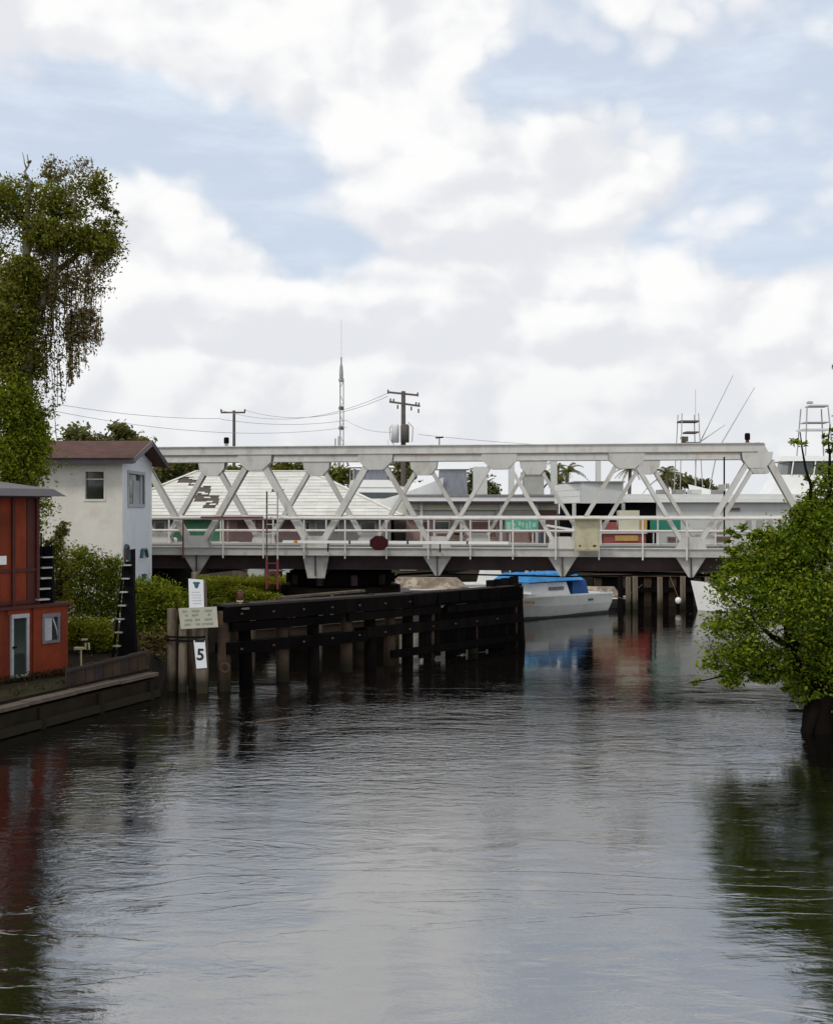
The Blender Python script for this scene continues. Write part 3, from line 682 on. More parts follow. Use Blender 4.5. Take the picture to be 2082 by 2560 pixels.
def pivot():
    c = (NA + NU * 1.5 + FA + FU * 1.3) / 2; c.x += .25
    root = thing('pivot_pier', 'dark round pivot pier carrying the bridge over the river', 'pier', (c.x, c.y, -2))
    mb = MB(); mb.lathe((c.x, c.y, 0), [(1.95, -2), (1.95, 1.35), (2.05, 1.36), (2.05, 1.6)], 28); mb.build('pier_base', M_conc, root, True)
    mb = MB(); mb.lathe((c.x, c.y, 0), [(1.7, 1.61), (1.75, 1.7), (1.75, 2.1), (1.6, 2.14)], 28); mb.build('turntable', M_dark, root, True)
    for k in range(10):
        a = k * math.pi / 5; MB().box((c.x + 1.8 * math.cos(a), c.y + 1.8 * math.sin(a), 1.85), (.12, .2, .34), a).build('roller', M_under, root)
    a0 = NA - NU * .15 + NBK * 2.5
    ab = thing('bridge_abutment', 'dark concrete abutment below the left end of the bridge', 'abutment', (a0.x, a0.y, .5))
    mb = MB(); mb.box(a0 + up(1.2) - UB * 1.6, (4.6, 6.2, 2.0), math.atan2(UB.y, UB.x)); mb.build('abutment_wall', M_dark, ab)
    mb = MB(); mb.box(a0 + up(2.22) - UB * 1.6, (4.7, 6.3, .04), math.atan2(UB.y, UB.x)); mb.build('bearing_shelf', M_conc, ab)
    a1 = NA + NU * 5.75 + NBK * 2.5
    mb = MB(); mb.box(a1 + up(.7), (1.6, 6.2, 3.1), math.atan2(UB.y, UB.x)); o = mb.build('bridge_abutment', M_conc); tag(o, 'concrete abutment on the right bank under the bridge end, behind the green tree', 'abutment')
pivot()

def bridge_fittings():
    n = NBK
    at = lambda px, z, off: (lambda D: Vector(((px - 1041) / F * D, D, z)))(near_D(px) - off)
    # barrier arm with dark red octagon
    a = at(707, 3.16, .55); b = at(1271, 3.145, .55)
    g = thing('barrier_arm', 'long white barrier arm with a dark red octagon along the bridge', 'barrier', tuple(a))
    MB().beam(a, b, .05, .085).build('arm', M_white, g)
    for px in (874, 1019, 1168): MB().beam(at(px - 2, 3.15, .56), at(px + 2, 3.15, .56), .058, .11).build('band', M_black, g)
    MB().beam(at(735, 3.155, .56), at(744, 3.155, .56), .056, .09).build('band', M_orange, g)
    c = at(947, 3.13, .62); t = (b - a).normalized(); u2 = Vector((0, .3, 1)).normalized()
    poly = [c + t * .30 * math.cos(R(22.5 + 45 * k)) * 1.04 + u2 * .25 * math.sin(R(22.5 + 45 * k)) for k in range(8)]
    o = MB().prism(poly, n * .02).build('octagon_sign', M_stop, g)
    poly2 = [c + t * .22 * math.cos(R(22.5 + 45 * k)) + u2 * .17 * math.sin(R(22.5 + 45 * k)) - up(.03) - n * .006 for k in range(8)]
    MB().prism(poly2, n * .004).build('sign_inner_face', M_redtrim, o)
    for px in (820, 1100): MB().beam(at(px, 3.1, .5), at(px, 2.85, .2), .04, .04).build('arm_bracket', M_dark, g)
    # beige cabinet
    c = at(1467, 3.40, .5); rz = math.atan2(UB.y, UB.x)
    k = thing('control_cabinet', 'beige metal control cabinet mounted on the bridge railing', 'cabinet', tuple(c - up(.49)))
    MB().box(c, (.75, .32, .98), rz).build('cabinet_body', M_box, k)
    MB().box(c - n * .17 - up(.02), (.66, .02, .86), rz).build('cabinet_door', M_box, k)
    MB().box(c - n * .17 + up(.50), (.82, .40, .03), rz).build('cabinet_top', M_box, k)
    MB().box(c - n * .185 + UB * .22 - up(.33), (.10, .02, .05), rz).build('latch', M_brownwood, k)
    MB().box(c - n * .185 - UB * .22 - up(.33), (.05, .02, .05), rz).build('latch', M_brownwood, k)
    # ladder
    l = thing('ladder', 'thin ladder with red lower rails leaning at the bridge side', 'ladder', tuple(at(680, 1.6, .45)))
    for px in (667, 694):
        MB().beam(at(px, 2.6, .45), at(px, 4.76, .45), .045, .045, up=(0, 1, 0)).build('rail', M_steel2 if px > 680 else M_oldwood, l)
        MB().beam(at(px, 1.65, .46), at(px, 2.597, .46), .06, .06, up=(0, 1, 0)).build('lower_rail', M_red_steel, l)
    for i in range(9):
        z = 1.85 + i * .31; MB().beam(at(667, z, .46), at(694, z, .46), .025, .03).build('rung', M_red_steel if z < 2.7 else M_steel2, l)
    # beacons on the top chord
    for px, lab, m_ in ((566, 'dark navigation beacon on the top chord, above the pale shingled roof', M_dark), (1868, 'dark navigation beacon with red base at the right end of the top chord', M_dark)):
        c = at(px, 6.215, -.0)
        q = thing('navigation_beacon', lab, 'beacon', tuple(c), 'navigation beacons on the bridge top chord')
        MB().lathe(c, [(.09, 0), (.06, .03), (.05, .08), (.08, .10)], 10).build('base', M_redlight if px > 1000 else M_steel2, q)
        MB().lathe(c, [(.08, .101), (.085, .12), (.085, .27), (.06, .30)], 10).build('lens', m_, q, True)
    # signal heads hung in the truss
    c = at(1810, 4.95, -.25); q = thing('signal_head', 'small grey signal box on a dark pole inside the truss', 'signal', tuple(c - up(1.2)))
    MB().tube([c - up(1.6), c + up(.85)], .025, 6).build('pole', M_dark, q); MB().box(c + Vector((-.08, 0, -.1)), (.17, .14, .2)).build('signal_box', M_steel2, q)
    MB().box(c + Vector((.1, 0, -.05)), (.09, .1, .16)).build('signal_box', M_steel2, q)
    # hand lamp bracket at mid top chord
    c = at(1098, 6.21, 0.0); q = thing('lamp_bracket', 'thin dark lamp arm standing on the middle of the top chord', 'lamp', tuple(c))
    MB().tube([c, c + up(.22), c + Vector((.12, 0, .27)), c + Vector((-.1, 0, .22))], .018, 5).build('arm', M_dark, q)
    MB().box(c + Vector((-.0, 0, .245)), (.26, .08, .03)).build('lamp_head', M_dark, q)
def near_D(px):
    # distance of the near truss plane along the sight line through column px
    k = (px - 1041) / F; d = NB - NA
    # NA + d*t = (k*D, D)
    t = (NA.x - k * NA.y) / (k * d.y - d.x); return NA.y + d.y * t
bridge_fittings()

# ------------------------------------------------------------------ timber fender and pile cluster
FE0, FE1 = Vector((-4.42, 24.8, 0)), Vector((3.05, 33.0, 0)); FT = (FE1 - FE0).normalized(); FN = Vector((-FT.y, FT.x, 0)); FL = (FE1 - FE0).length
def fender():
    root = thing('timber_fender', 'black creosoted timber fender of piles and planks below the bridge', 'fender', tuple(FE0))
    q = lambda s, z, o=0.0: FE0 + FT * s + FN * o + up(z)
    zt = lambda s: 1.93 - .012 * s
    def wale(s0, s1, z0, z1, o, w, h, m_): MB().beam(q(s0, z0, o), q(s1, z1, o), w, h).build('wale', m_, root)
    # top wales in lengths with a worn walking plank above
    for a, b in ((-.1, 3.6), (3.62, 7.4), (7.42, FL)):
        wale(a, b, zt(a) - .17, zt(b) - .17, -.18, .17, .34, M_creo); wale(a, b, zt(a) - .16, zt(b) - .16, .2, .14, .32, M_creo)
        wale(a + .15, b - .1, zt(a) - .47, zt(b) - .46 + random.uniform(-.03, .03), -.18, .15, .2, M_creo)
        MB().beam(q(a, zt(a) + .03, -.02), q(b, zt(b) + .03, -.02), .50, .05).build('cap_plank', M_creo_top, root)
    for a, b in ((-.05, 4.4), (4.42, FL - .1)):
        wale(a, b, .98, .90, -.18, .16, .27, M_creo); wale(a, b, .96, .90, .2, .12, .24, M_creo)
    wale(5.4, FL - .1, .32, .30, -.18, .14, .2, M_creo)
    # piles
    for i, s in enumerate((.0, .62, 1.75, 2.75, 3.9, 4.75, 5.5, 6.2, 7.1, 8.0, 9.0, 10.0, FL - .15)):
        lean = Vector((random.uniform(-.05, .05), random.uniform(-.04, .04), 0)); top = zt(s) + (.06 if i % 3 else -.1)
        MB().tube([q(s, -1.9, .0) - lean, q(s, .9, .0), q(s, top, 0.0) + lean], [.165, .155, .14], 10).build('pile', M_creo if i % 2 else M_brownwood, root, True)
    for i, s in enumerate((1.1, 2.2, 3.3, 4.3)):
        MB().tube([q(s, -1.9, .55), q(s + .12, 1.7, .5)], [.13, .11], 9).build('brace_pile', M_oldwood if i % 2 == 0 else M_brownwood, root, True)
    for i in range(11):
        for z_ in (zt(i) - .17, .95): MB().lathe(q(.3 + i * .95, z_ - .02, -.275), [(.035, 0), (.035, .04)], 6).build('bolt', M_under, root)
    # close boarding over the outer half
    s = 6.55; i = 0
    while s < FL - .1:
        z0 = .0 + .2 * random.random() ** 2; z1 = zt(s) - .36 - .12 * random.random() ** 3
        MB().box(q(s + .10, (z0 + z1) / 2, -.135 + .025 * random.random()), (.205, .05, z1 - z0), M=Matrix.Rotation(math.atan2(FT.y, FT.x), 3, 'Z') @ Matrix.Rotation(random.uniform(-.025, .025), 3, 'Y')).build('plank', M_creo, root); s += .222; i += 1
    s = 6.5
    while s < FL - .2:
        MB().box(q(s + .10, 1.72, -.29), (.9, .05, .30), math.atan2(FT.y, FT.x)).build('plank', M_creo, root); s += .95
    # end dolphin and back row
    e = q(FL, 0)
    for dx, dy in ((0.1, .1), (-.25, .45), (.05, .75), (-.4, 1.1), (-.7, .6)):
        MB().tube([e + Vector((dx + .12, dy, -1.9)), e + Vector((dx - .06, dy, 1.98 + random.uniform(-.1, .1)))], [.17, .14], 9).build('pile', M_creo, root, True)
    MB().beam(e + Vector((.16, -.15, .22)), e + Vector((-.02, -.12, 1.86)), .12, .16, up=(0, 1, 0)).build('end_post', M_creo, root)
    back0 = P(640, 1600, 30.0); back1 = P(1000, 1600, 33.2)
    for i, px in enumerate((700, 790, 900, 985)):
        D = 30 + (px - 640) / 360 * 3.2; X = (px - 1041) / F * D
        MB().tube([(X, D, -1.9), (X + .03, D, 1.5)], [.15, .13], 9).build('pile', M_brownwood, root, True)
    MB().beam((P(600, 0, 30).x, 29.7, .70), (P(1010, 0, 33.2).x, 33.3, .72), .25, .24).build('back_wale', M_brownwood, root)
    MB().beam((P(600, 0, 30).x, 29.62, .86), (P(1010, 0, 33.2).x, 33.22, .88), .35, .05).build('cap_plank', M_oldwood, root)
    MB().beam((P(690, 0, 30).x, 30.7, 1.66), (P(905, 0, 33).x, 33.2, 1.68), .26, .06).build('cap_plank', M_oldwood, root)
    MB().beam((P(790, 0, 31).x, 31.6, 1.36), (P(905, 0, 33).x, 33.2, 1.36), .2, .2).build('back_wale', M_creo, root)
    for i in range(3):
        c_ = P(735 + i * 95, 0, 31.2 + .55 * i); MB().tube([(c_.x, c_.y, .9), (c_.x, c_.y, 1.65)], .05, 6).build('stanchion', M_oldwood, root)
    # navigation lamp on the near end
    b = P(600, 1526, 24.9) + up(.02)
    l = thing('navigation_lamp', 'small red navigation lamp on a short pale post at the near fender end', 'lamp', tuple(b))
    MB().box(b + up(.02), (.42, .12, .035)).build('bracket', M_oldwood, l)
    MB().lathe(b, [(.06, .04), (.035, .06), (.035, .17), (.08, .18), (.08, .21)], 10).build('post', M_yellow, l)
    MB().lathe(b, [(.062, .211), (.068, .23), (.068, .40), (.05, .42)], 12).build('lens', M_redlight, l, True)
    MB().lathe(b, [(.06, .421), (.045, .45), (.02, .46)], 12).build('cap', M_oldwood, l)
    b = P(563, 1670, 24.55)
    l = thing('hanging_float', 'dull brown ring buoy hung low on the near end of the black fender', 'buoy', tuple(b))
    mb = MB(); ring = [b + Vector((.10 * math.cos(a), -.02, .10 * math.sin(a))) for a in [k * math.pi / 8 for k in range(17)]]
    mb.tube(ring, .033, 7, cap=False); mb.build('ring', M_brownwood, l, True); MB().tube([b + up(.10), b + up(.42)], .015, 5).build('rope', M_brownwood, l)
fender()

def dolphin():
    base = P(470, 1726, 24.8); base.z = 0
    root = thing('mooring_dolphin', 'cluster of weathered grey piles carrying the river signs', 'piles', tuple(base))
    def pile(px, ytop, D, r_, m_=M_oldwood, lean=0.0):
        t = P(px, ytop, D); MB().tube([(t.x - lean, D, -2), (t.x - lean * .6, D, .3), (t.x, D, t.z - .02), (t.x, D, t.z)], [r_ * 1.1, r_ * 1.05, r_ * .98, r_ * .8], 10).build('pile', m_, root, True)
    pile(429, 1521, 24.8, .105, lean=-.02); pile(452, 1524, 25.1, .10, M_brownwood); pile(458, 1560, 24.6, .10, lean=.02); pile(482, 1540, 25.1, .105, M_brownwood); pile(503, 1452, 24.65, .125, lean=-.07); pile(487, 1430, 24.95, .085, lean=-.05)
    for z in (1.18, 1.26):
        pts = [P(414, 0, 24.7), P(425, 0, 24.55), P(470, 0, 24.45), P(505, 0, 24.46), P(520, 0, 24.7), P(500, 0, 25.1), P(440, 0, 25.2), P(414, 0, 24.7)]
        MB().tube([(p.x, p.y, z) for p in pts], .025, 6).build('wire_lashing', M_dark, root)
    # signs: front faces at their own distances
    def plate(name, label, cat, c4, D, th, m_, group=None):
        q = thing(name, label, cat, tuple(P(*c4[3], D)), group)
        MB().prism([P(px, py, D) for px, py in c4], (0, th, 0)).build('board', m_, q); return q
    D = 24.42
    s = plate('notice_sign', 'tall blank-looking white notice sign with a small teal emblem on top', 'sign', [(471, 1447), (508, 1450), (510, 1521), (473, 1521)], D, .025, M_signwhite)
    e = [(483, 1455), (499, 1455), (500, 1459), (497, 1460), (496, 1467), (493, 1471), (489, 1471), (486, 1467), (485, 1460), (482, 1459)]
    MB().prism([P(px, py, D - .004) for px, py in e], (0, .003, 0)).build('emblem', M_teal, s)
    for py, x0, x1 in ((1480, 480, 501), (1487, 479, 502), (1494, 482, 499), (1501, 480, 503), (1508, 483, 500)):
        mb = MB()
        for x in np.arange(x0, x1, 4.2): mb.prism([P(px, yy, D - .004) for px, yy in ((x, py), (x + 2.8, py), (x + 2.8, py + 1.6), (x, py + 1.6))], (0, .003, 0))
        mb.build('faint_print', M_frame, s)
    D = 24.38
    s = plate('warning_sign', 'wide weathered grey board sign with faded lettering on the piles', 'sign', [(446, 1521), (541, 1517), (545, 1568), (452, 1573)], D, .03, M_signgrey)
    rows = [(1527, [(456, 468), (480, 500), (512, 530)]), (1537, [(462, 470), (480, 497), (520, 526)]), (1549, [(462, 480), (488, 500), (512, 530)]), (1560, [(462, 476), (490, 500), (506, 532)])]
    for py, ws in rows:
        for x0, x1 in ws:
            mb = MB(); x = x0
            while x < x1 - 1:
                w = random.uniform(1.4, 2.4); hh = random.uniform(4.5, 6.5); dy = -(x - 446) * .04
                mb.prism([P(px, yy + dy, D - .004) for px, yy in ((x, py), (x + w, py), (x + w, py + hh), (x, py + hh))], (0, .003, 0)); x += w + 1.3
            mb.build('faded_word', M_signmark, s)
    D = 24.36
    s = plate('clearance_gauge', 'white clearance gauge board with black number 5 on a pile', 'sign', [(484, 1602), (512, 1602), (517, 1670), (491, 1672)], D, .03, M_signwhite)
    fc = bpy.data.curves.new('digit', 'FONT'); fc.body = '5'; fc.size = .36; fc.extrude = .003; fc.align_x = 'CENTER'; fc.align_y = 'CENTER'; fc.materials.append(M_black); fc.offset = .008
    tmp = bpy.data.objects.new('digit_curve', fc); me = bpy.data.meshes.new_from_object(tmp); me.name = 'digit'; bpy.data.objects.remove(tmp)
    o = bpy.data.objects.new('digit', me); COL.objects.link(o); o.parent = s
    o.location = P(501, 1638, D - .006) - s.location; o.rotation_euler = (R(90), R(3), 0)
    MB().prism([P(px, py, D - .003) for px, py in ((487, 1601), (511, 1601), (511, 1606), (487, 1606))], (0, .002, 0)).build('tick_mark', M_black, s)
    MB().prism([P(px, py, D + .02) for px, py in ((489, 1672.5), (517, 1670.5), (519, 1735), (492, 1735))], (0, .03, 0)).build('lower_board', M_oldwood, s)
dolphin()

def step_post():
    b = P(312, 1650, 25.0)
    root = thing('step_post', 'dark tapered post with pale step irons at the seawall end', 'post', tuple(b))
    MB().hexa([b + Vector((-.16, -.12, -.15)), b + Vector((.27, -.12, -.15)), b + Vector((.27, .14, -.15)), b + Vector((-.16, .14, -.15)), b + Vector((.03, -.07, 2.28)), b + Vector((.20, -.07, 2.28)), b + Vector((.20, .07, 2.28)), b + Vector((.03, .07, 2.28))]).build('post', M_dark, root)
    MB().beam(b + Vector((-.26, -.1, 0)), b + Vector((.0, -.08, 2.2)), .05, .05, up=(0, 1, 0)).build('side_rail', M_dark, root)
    for i in range(8):
        py = 1648 - i * 33.6; q = P(290 + i * 4.2, py, 24.9); MB().box(q, (.17, .2, .028)).build('step', M_rung, root)
    MB().tube([P(318, 1400, 25), P(318, 1372, 25), P(322, 1366, 25)], .03, 6).build('top_pipe', M_redtrim, root)
    s = thing('garden_tap', 'small pale yellow standpipe with a bent spout beside the red house', 'standpipe', tuple(P(205, 1668, 23.9)))
    MB().tube([P(203, 1672, 23.9), P(202, 1622, 23.9)], .022, 6).build('pipe', M_yellow, s)
    MB().box(P(198, 1621, 23.9), (.2, .14, .05)).build('tray', M_yellow, s)
    MB().tube([P(214, 1624, 24), P(214, 1608, 24), P(222, 1608, 24), P(223, 1624, 24)], .02, 6).build('spout', M_yellow, s)
    MB().box(P(211, 1599, 24), (.12, .1, .03)).build('cap', M_rung, s)
step_post()

# ------------------------------------------------------------------ boats
def hull_mb(Ln, B, H, bow_up=.25, draft=.3, n=12, transom=.8):
    """Hull along +x (bow at +x), waterline z=0; returns topsides and deck builder."""
    vs = []; rows = []
    for i in range(n + 1):
        u = i / n; x = (u - .5) * Ln
        hb = B / 2 * (transom + (1 - transom) * min(1, u * 3)) * (1 - max(0, (u - .5) / .5) ** 2.3)
        hb = max(hb, .015); z = H + bow_up * max(0, (u - .35) / .65) ** 1.6
        rk = .10 * Ln * max(0, (u - .75) / .25) ** 1.5
        rows.append([(x - rk * .5, 0, -draft), (x - rk * .4, hb * .72, 0.02), (x, hb * .96, z * .55), (x + rk * .3, hb, z)])
    for r_ in rows:
        vs += [(p[0], -p[1], p[2]) for p in r_[::-1]] + [p for p in r_[1:]]
    m_ = 7; fs = []
    for i in range(n):
        for k in range(m_ - 1): fs.append((i * m_ + k, i * m_ + k + 1, (i + 1) * m_ + k + 1, (i + 1) * m_ + k))
        fs.append((i * m_ + m_ - 1, i * m_, (i + 1) * m_, (i + 1) * m_ + m_ - 1))     # deck
    fs.append(tuple(range(m_))[::-1]); fs.append(tuple(n * m_ + k for k in range(m_)))
    mb = MB(); mb.add(vs, fs); return mb

def blue_boat():
    a = P(1484, 1530, 44.6); a.z = 0; b = P(1165, 1530, 40.2); b.z = 0
    c = (a + b) / 2; t = (b - a).normalized(); Ln = (b - a).length; ang = math.atan2(t.y, t.x)
    X = Matrix.Translation(c) @ Matrix.Rotation(ang, 4, 'Z')
    root = thing('cabin_boat', 'white motorboat with bright blue canopy moored beside the black fender', 'boat', tuple(c))
    hull_mb(Ln, 2.2, .82, .50, .3, 14, .92).build('hull', M_hullgrey, root, xf=X)
    mb = MB(); mb.box((-.02, 1.075 * 0, .03), (Ln * .97, 2.1, .07)); 
    mb = MB(); sgn = 1
    for s_ in (-1, 1): mb.beam((-Ln / 2 + .02, s_ * 1.02, .83), (Ln * .2, s_ * 1.10, .88), .07, .06)
    mb.build('rub_rail', M_white, root, xf=X)
    mb = MB()
    for s_ in (-1, 1): mb.beam((-Ln / 2 + .02, s_ * .80, .045), (Ln * .3, s_ * .78, .05), .06, .09)
    mb.build('boot_stripe', M_boot, root, xf=X)
    x0 = -Ln * .06 - .42
    mb = MB(); mb.frustum((x0 + .75, 0, .84), (2.2, 1.75), (1.9, 1.55), .52); cb = mb.build('cabin', M_gel, root, xf=X)
    mb = MB(); mb.box((x0 + .42, .845, 1.13), (.8, .05, .13)); mb.build('window', M_glassg, cb, xf=X)
    mb = MB(); mb.frustum((x0 + .55, 0, 1.42), (3.1, 2.0), (2.5, 1.5), .28); mb.build('canopy', M_blue, root, xf=X)
    mb = MB(); mb.frustum((x0 - .95, 0, .84), (.95, 1.7), (.75, 1.55), .56); mb.build('cockpit_cover', M_dblue, root, xf=X)
    for px, m_ in ((.25, M_orange), (.5, M_orange)): 
        pass
    mb = MB()
    for i, w in enumerate((.1, .06, .12, .09, .1)): mb.box((1.05 + i * .15, 1.075, .66 + .012 * i), (w, .02, .11))
    mb.build('registration_marks', M_orange, root, xf=X)
    MB().box((-Ln / 2 + 1.35, 1.06, .62), (.28, .02, .08)).build('registration_marks', M_teal, root, xf=X)
    MB().tube([(-Ln / 2 + .1, 1.0, .74), (-Ln / 2 + .1, 1.0, 1.02), (-Ln / 2 + .75, 1.03, 1.04), (-Ln / 2 + .75, 1.03, .76)], .018, 6).build('stern_rail', M_mast, root, xf=X)
    MB().tube([(-Ln / 2 + .08, .6, .72), (-Ln / 2 - .7, 1.0, .55), (-Ln / 2 - 1.5, 1.3, 1.1)], .014, 5).build('mooring_line', M_oldwood, root, xf=X)
    for k_ in range(5): MB().beam((x0 - .75 + k_ * .58, -.84, 1.705), (x0 - .75 + k_ * .58, .84, 1.705), .03, .025).build('canopy_bow', M_blue, root, xf=X)
    for x in (x0 - .3, x0 + 1.6): MB().tube([(x, .4, 1.72), (x, .4, 1.86)], .06, 8).build('roof_light', M_white, root, xf=X)
blue_boat()

def white_skiff(name, label, c, ang, Ln, B, H, mats, cover=None):
    X = Matrix.Translation(c) @ Matrix.Rotation(ang, 4, 'Z')
    root = thing(name, label, 'boat', tuple(c))
    hull_mb(Ln, B, H, .3, .3, 12, .9).build('hull', mats, root, xf=X)
    mb = MB()
    for s_ in (-1, 1): mb.beam((-Ln / 2 + .05, s_ * B * .47, H + .02), (Ln * .1, s_ * B * .5, H + .03), .06, .05)
    mb.build('rub_rail', M_white, root, xf=X)
    if cover:
        mb = MB(); mb.frustum((-.1, 0, H + .03), (Ln * .74, B * .86), (Ln * .55, B * .35), .45); mb.build('tarp', cover, root, xf=X)
    else:
        mb = MB(); mb.frustum((.2, 0, H + .02), (Ln * .3, B * .6), (Ln * .22, B * .5), .6); mb.build('console', M_gel, root, xf=X)
    return root
white_skiff('covered_boat', 'small boat under a brown grey tarp behind the blue canopy boat', Vector((P(1478, 0, 46.2).x, 46.3, 0)), R(176), 3.2, 1.1, .42, M_boot, M_tarp)
white_skiff('white_boat', 'white boat hull moored behind the right tree under the bridge', Vector((P(1880, 0, 44.5).x, 44.8, .0)), R(178), 4.6, 1.9, .95, M_gel)
white_skiff('moored_launch', 'dull grey launch under a tarp behind the black fender, below the mid bridge', Vector((P(1060, 0, 45.5).x, 45.6, 0)), R(170), 4.6, 1.7, .85, mat('dull_grey_hull', (0.17, 0.165, 0.16), 0.6, 0.2, 2), M_tarp)
white_skiff('grey_skiff', 'small pale skiff moored between the dull grey launch and the blue canopy boat', Vector((P(1215, 0, 47).x, 47.2, 0)), R(12), 3.4, 1.4, .95, M_hullgrey)
# cream awning panel seen under the deck
aw = thing('dock_awning', 'cream dock awning seen under the bridge above the tarped boat', 'awning', (P(1525, 0, 48.5).x, 48.5, 1.3))
MB().box(P(1525, 1423, 48.5), (1.25, .9, .22), R(5)).build('canopy', M_cream, aw)
for dx in (-.5, .5): MB().tube([P(1525, 1430, 48.5) + Vector((dx, 0, 0)), (P(1525, 0, 48.5).x + dx, 48.5, 1.3)], .03, 6).build('pole', M_oldwood, aw)

def yacht(name, label, c, ang, Ln, H, parts):
    X = Matrix.Translation(c) @ Matrix.Rotation(ang, 4, 'Z')
    root = thing(name, label, 'boat', tuple(c))
    hull_mb(Ln, Ln * .28, H, H * .5, .4, 14, .85).build('hull', M_gel, root, xf=X)
    for p in parts: p(root, X)
    return root
def fr(name, c, d0, d1, h, m_, shift=(0, 0)): return lambda r_, X: MB().frustum(c, d0, d1, h, 0, shift).build(name, m_, r_, xf=X)
def tb(name, pts, rad, m_): return lambda r_, X: MB().tube(pts, rad, 6).build(name, m_, r_, xf=X)

# flybridge boat seen through the middle of the truss
yacht('flybridge_yacht', 'white flybridge yacht with dark cabin windows behind the pale roof', Vector((P(925, 0, 64).x, 66, 1.3)), R(10), 8.5, 3.3, [
    fr('cabin', (.3, 0, 3.32), (3.6, 2.0), (3.0, 1.8), .95, M_gel), fr('cabin_window', (.2, -.0, 3.62), (3.42, 2.0), (3.2, 1.94), .36, M_glass),
    fr('flybridge', (.0, 0, 4.29), (2.6, 1.9), (2.4, 1.8), .45, M_gel), fr('hardtop', (-.1, 0, 5.5), (2.8, 2.0), (2.6, 1.8), .10, M_gel),
    fr('windscreen', (-.1, 0, 4.75), (2.0, 1.7), (1.9, 1.6), .6, M_glassg),
    *[tb('support', [(x, y, 4.7), (x, y, 5.52)], .04, M_mast) for x in (-1.2, 1.0) for y in (-.9, .9)], tb('antenna', [(.9, -.8, 5.55), (.9, -.8, 7.2)], .03, M_white)])
yacht('cabin_cruiser', 'white cabin cruiser with grey canvas enclosure behind the long white-edged shed', Vector((P(1085, 0, 66).x, 68, 2.0)), R(178), 8.0, 3.0, [
    fr('cabin', (.9, 0, 3.0), (2.9, 2.0), (1.8, 1.5), .95, M_gel, (-.2, 0)), fr('enclosure', (-1.2, 0, 3.0), (1.9, 2.1), (1.7, 1.9), 1.75, M_glassg),
    fr('hardtop', (-1.2, 0, 4.76), (2.1, 2.2), (2.0, 2.1), .12, M_gel), fr('transom_panel', (-2.9, 0, 2.8), (.9, 2.2), (.85, 2.2), 2.1, M_palegrey), tb('rail', [(3.5, -.7, 3.9), (1.8, -1, 3.7), (0.2, -1.05, 3.6)], .03, M_mast)])
# sport fisher right
yacht('sport_fisher', 'large white sport fishing yacht with dark windscreen behind the right tree', Vector((P(2020, 0, 55).x + .6, 56, .6)), R(176), 12.0, 3.3, [
    fr('cabin', (.7, 0, 3.5), (4.6, 2.7), (3.4, 2.3), 1.9, M_gel, (-.5, 0)), fr('cabin_window', (1.6, 0, 3.62), (5.4, 2.55), (5.0, 2.5), .5, M_glass),
    fr('windscreen', (-.1, 0, 5.41), (3.4, 2.3), (3.2, 2.1), .66, M_glass), fr('hardtop', (-.1, 0, 6.09), (4.2, 2.5), (4.0, 2.4), .26, M_gel),
    *[tb('support', [(x, y, 5.4), (x - .1, y, 6.1)], .035, M_white) for x in (-1.5, -.7, .3, 1.4) for y in (-1.2, 1.2)],
    *[tb('tower_leg', [(x, y, 6.3), (x * .75, y * .7, 8.9)], .035, M_mast) for x in (-.8, .6) for y in (-.8, .8)],
    fr('tower_floor', (-.05, 0, 7.72), (1.5, 1.2), (1.5, 1.2), .07, M_mastw), fr('tower_rail', (-.1, 0, 8.1), (1.2, .9), (1.2, .9), .05, M_mast), fr('tower_top', (-.2, 0, 8.95), (1.0, .9), (.9, .8), .08, M_mast), fr('radar', (.15, 0, 9.12), (.28, .28), (.22, .22), .12, M_mast)])
# two boats of which only towers and outriggers show above the bridge
def tower_boat():
    c = Vector((P(1720, 0, 66).x, 66, 1.0)); X = Matrix.Translation(c)
    root = thing('tower_boat', 'fishing boat whose dark tuna tower and long outriggers rise above the bridge', 'boat', tuple(c))
    hull_mb(9, 2.6, 2.6, .7, .4, 12, .85).build('hull', M_gel, root, xf=X)
    MB().frustum((0, 0, 2.62), (3.4, 2.2), (2.4, 1.9), 1.3).build('cabin', M_gel, root, xf=X)
    for x in (-.5, .5):
        for y in (-.5, .5): MB().tube([(x * 1.4, y * 1.6, 3.9), (x, y, 9.1)], .03, 5).build('tower_leg', M_mast, root, xf=X)
    for z, w in ((8.62, 1.15), (7.95, .75), (7.3, 1.0)): MB().box((0 if z > 8 else .15, 0, z), (w, 1.0, .10)).build('tower_platform', M_pole, root, xf=X)
    MB().tube([(.45, 0, 8.6), (.45, 0, 10.6)], .015, 5).build('antenna', M_outrig, root, xf=X)
    MB().tube([(-.15, 0, 7.1), (-.4, 0, 7.7)], .12, 6).build('searchlight', M_pole, root, xf=X)
    MB().box((-.2, -.2, 7.55), (.25, .25, .3)).build('helm_seat', M_pole, root, xf=X)
    for a, b in (((1740, 1125), (1832, 938)), ((1793, 1125), (1886, 968)), ((1745, 1108), (1812, 1062))):
        p = P(*a, 66); q = P(*b, 66.6); MB().tube([p, q], [.04, .02], 5).build('outrigger', M_outrig, root)
    MB().tube([P(1740, 1125, 66), Vector((c.x + .4, 66, c.z + 3.7))], .04, 5).build('outrigger_base', M_outrig, root)
    MB().tube([P(1793, 1125, 66), Vector((c.x + 1.0, 66, c.z + 3.0))], .04, 5).build('outrigger_base', M_outrig, root)
tower_boat()

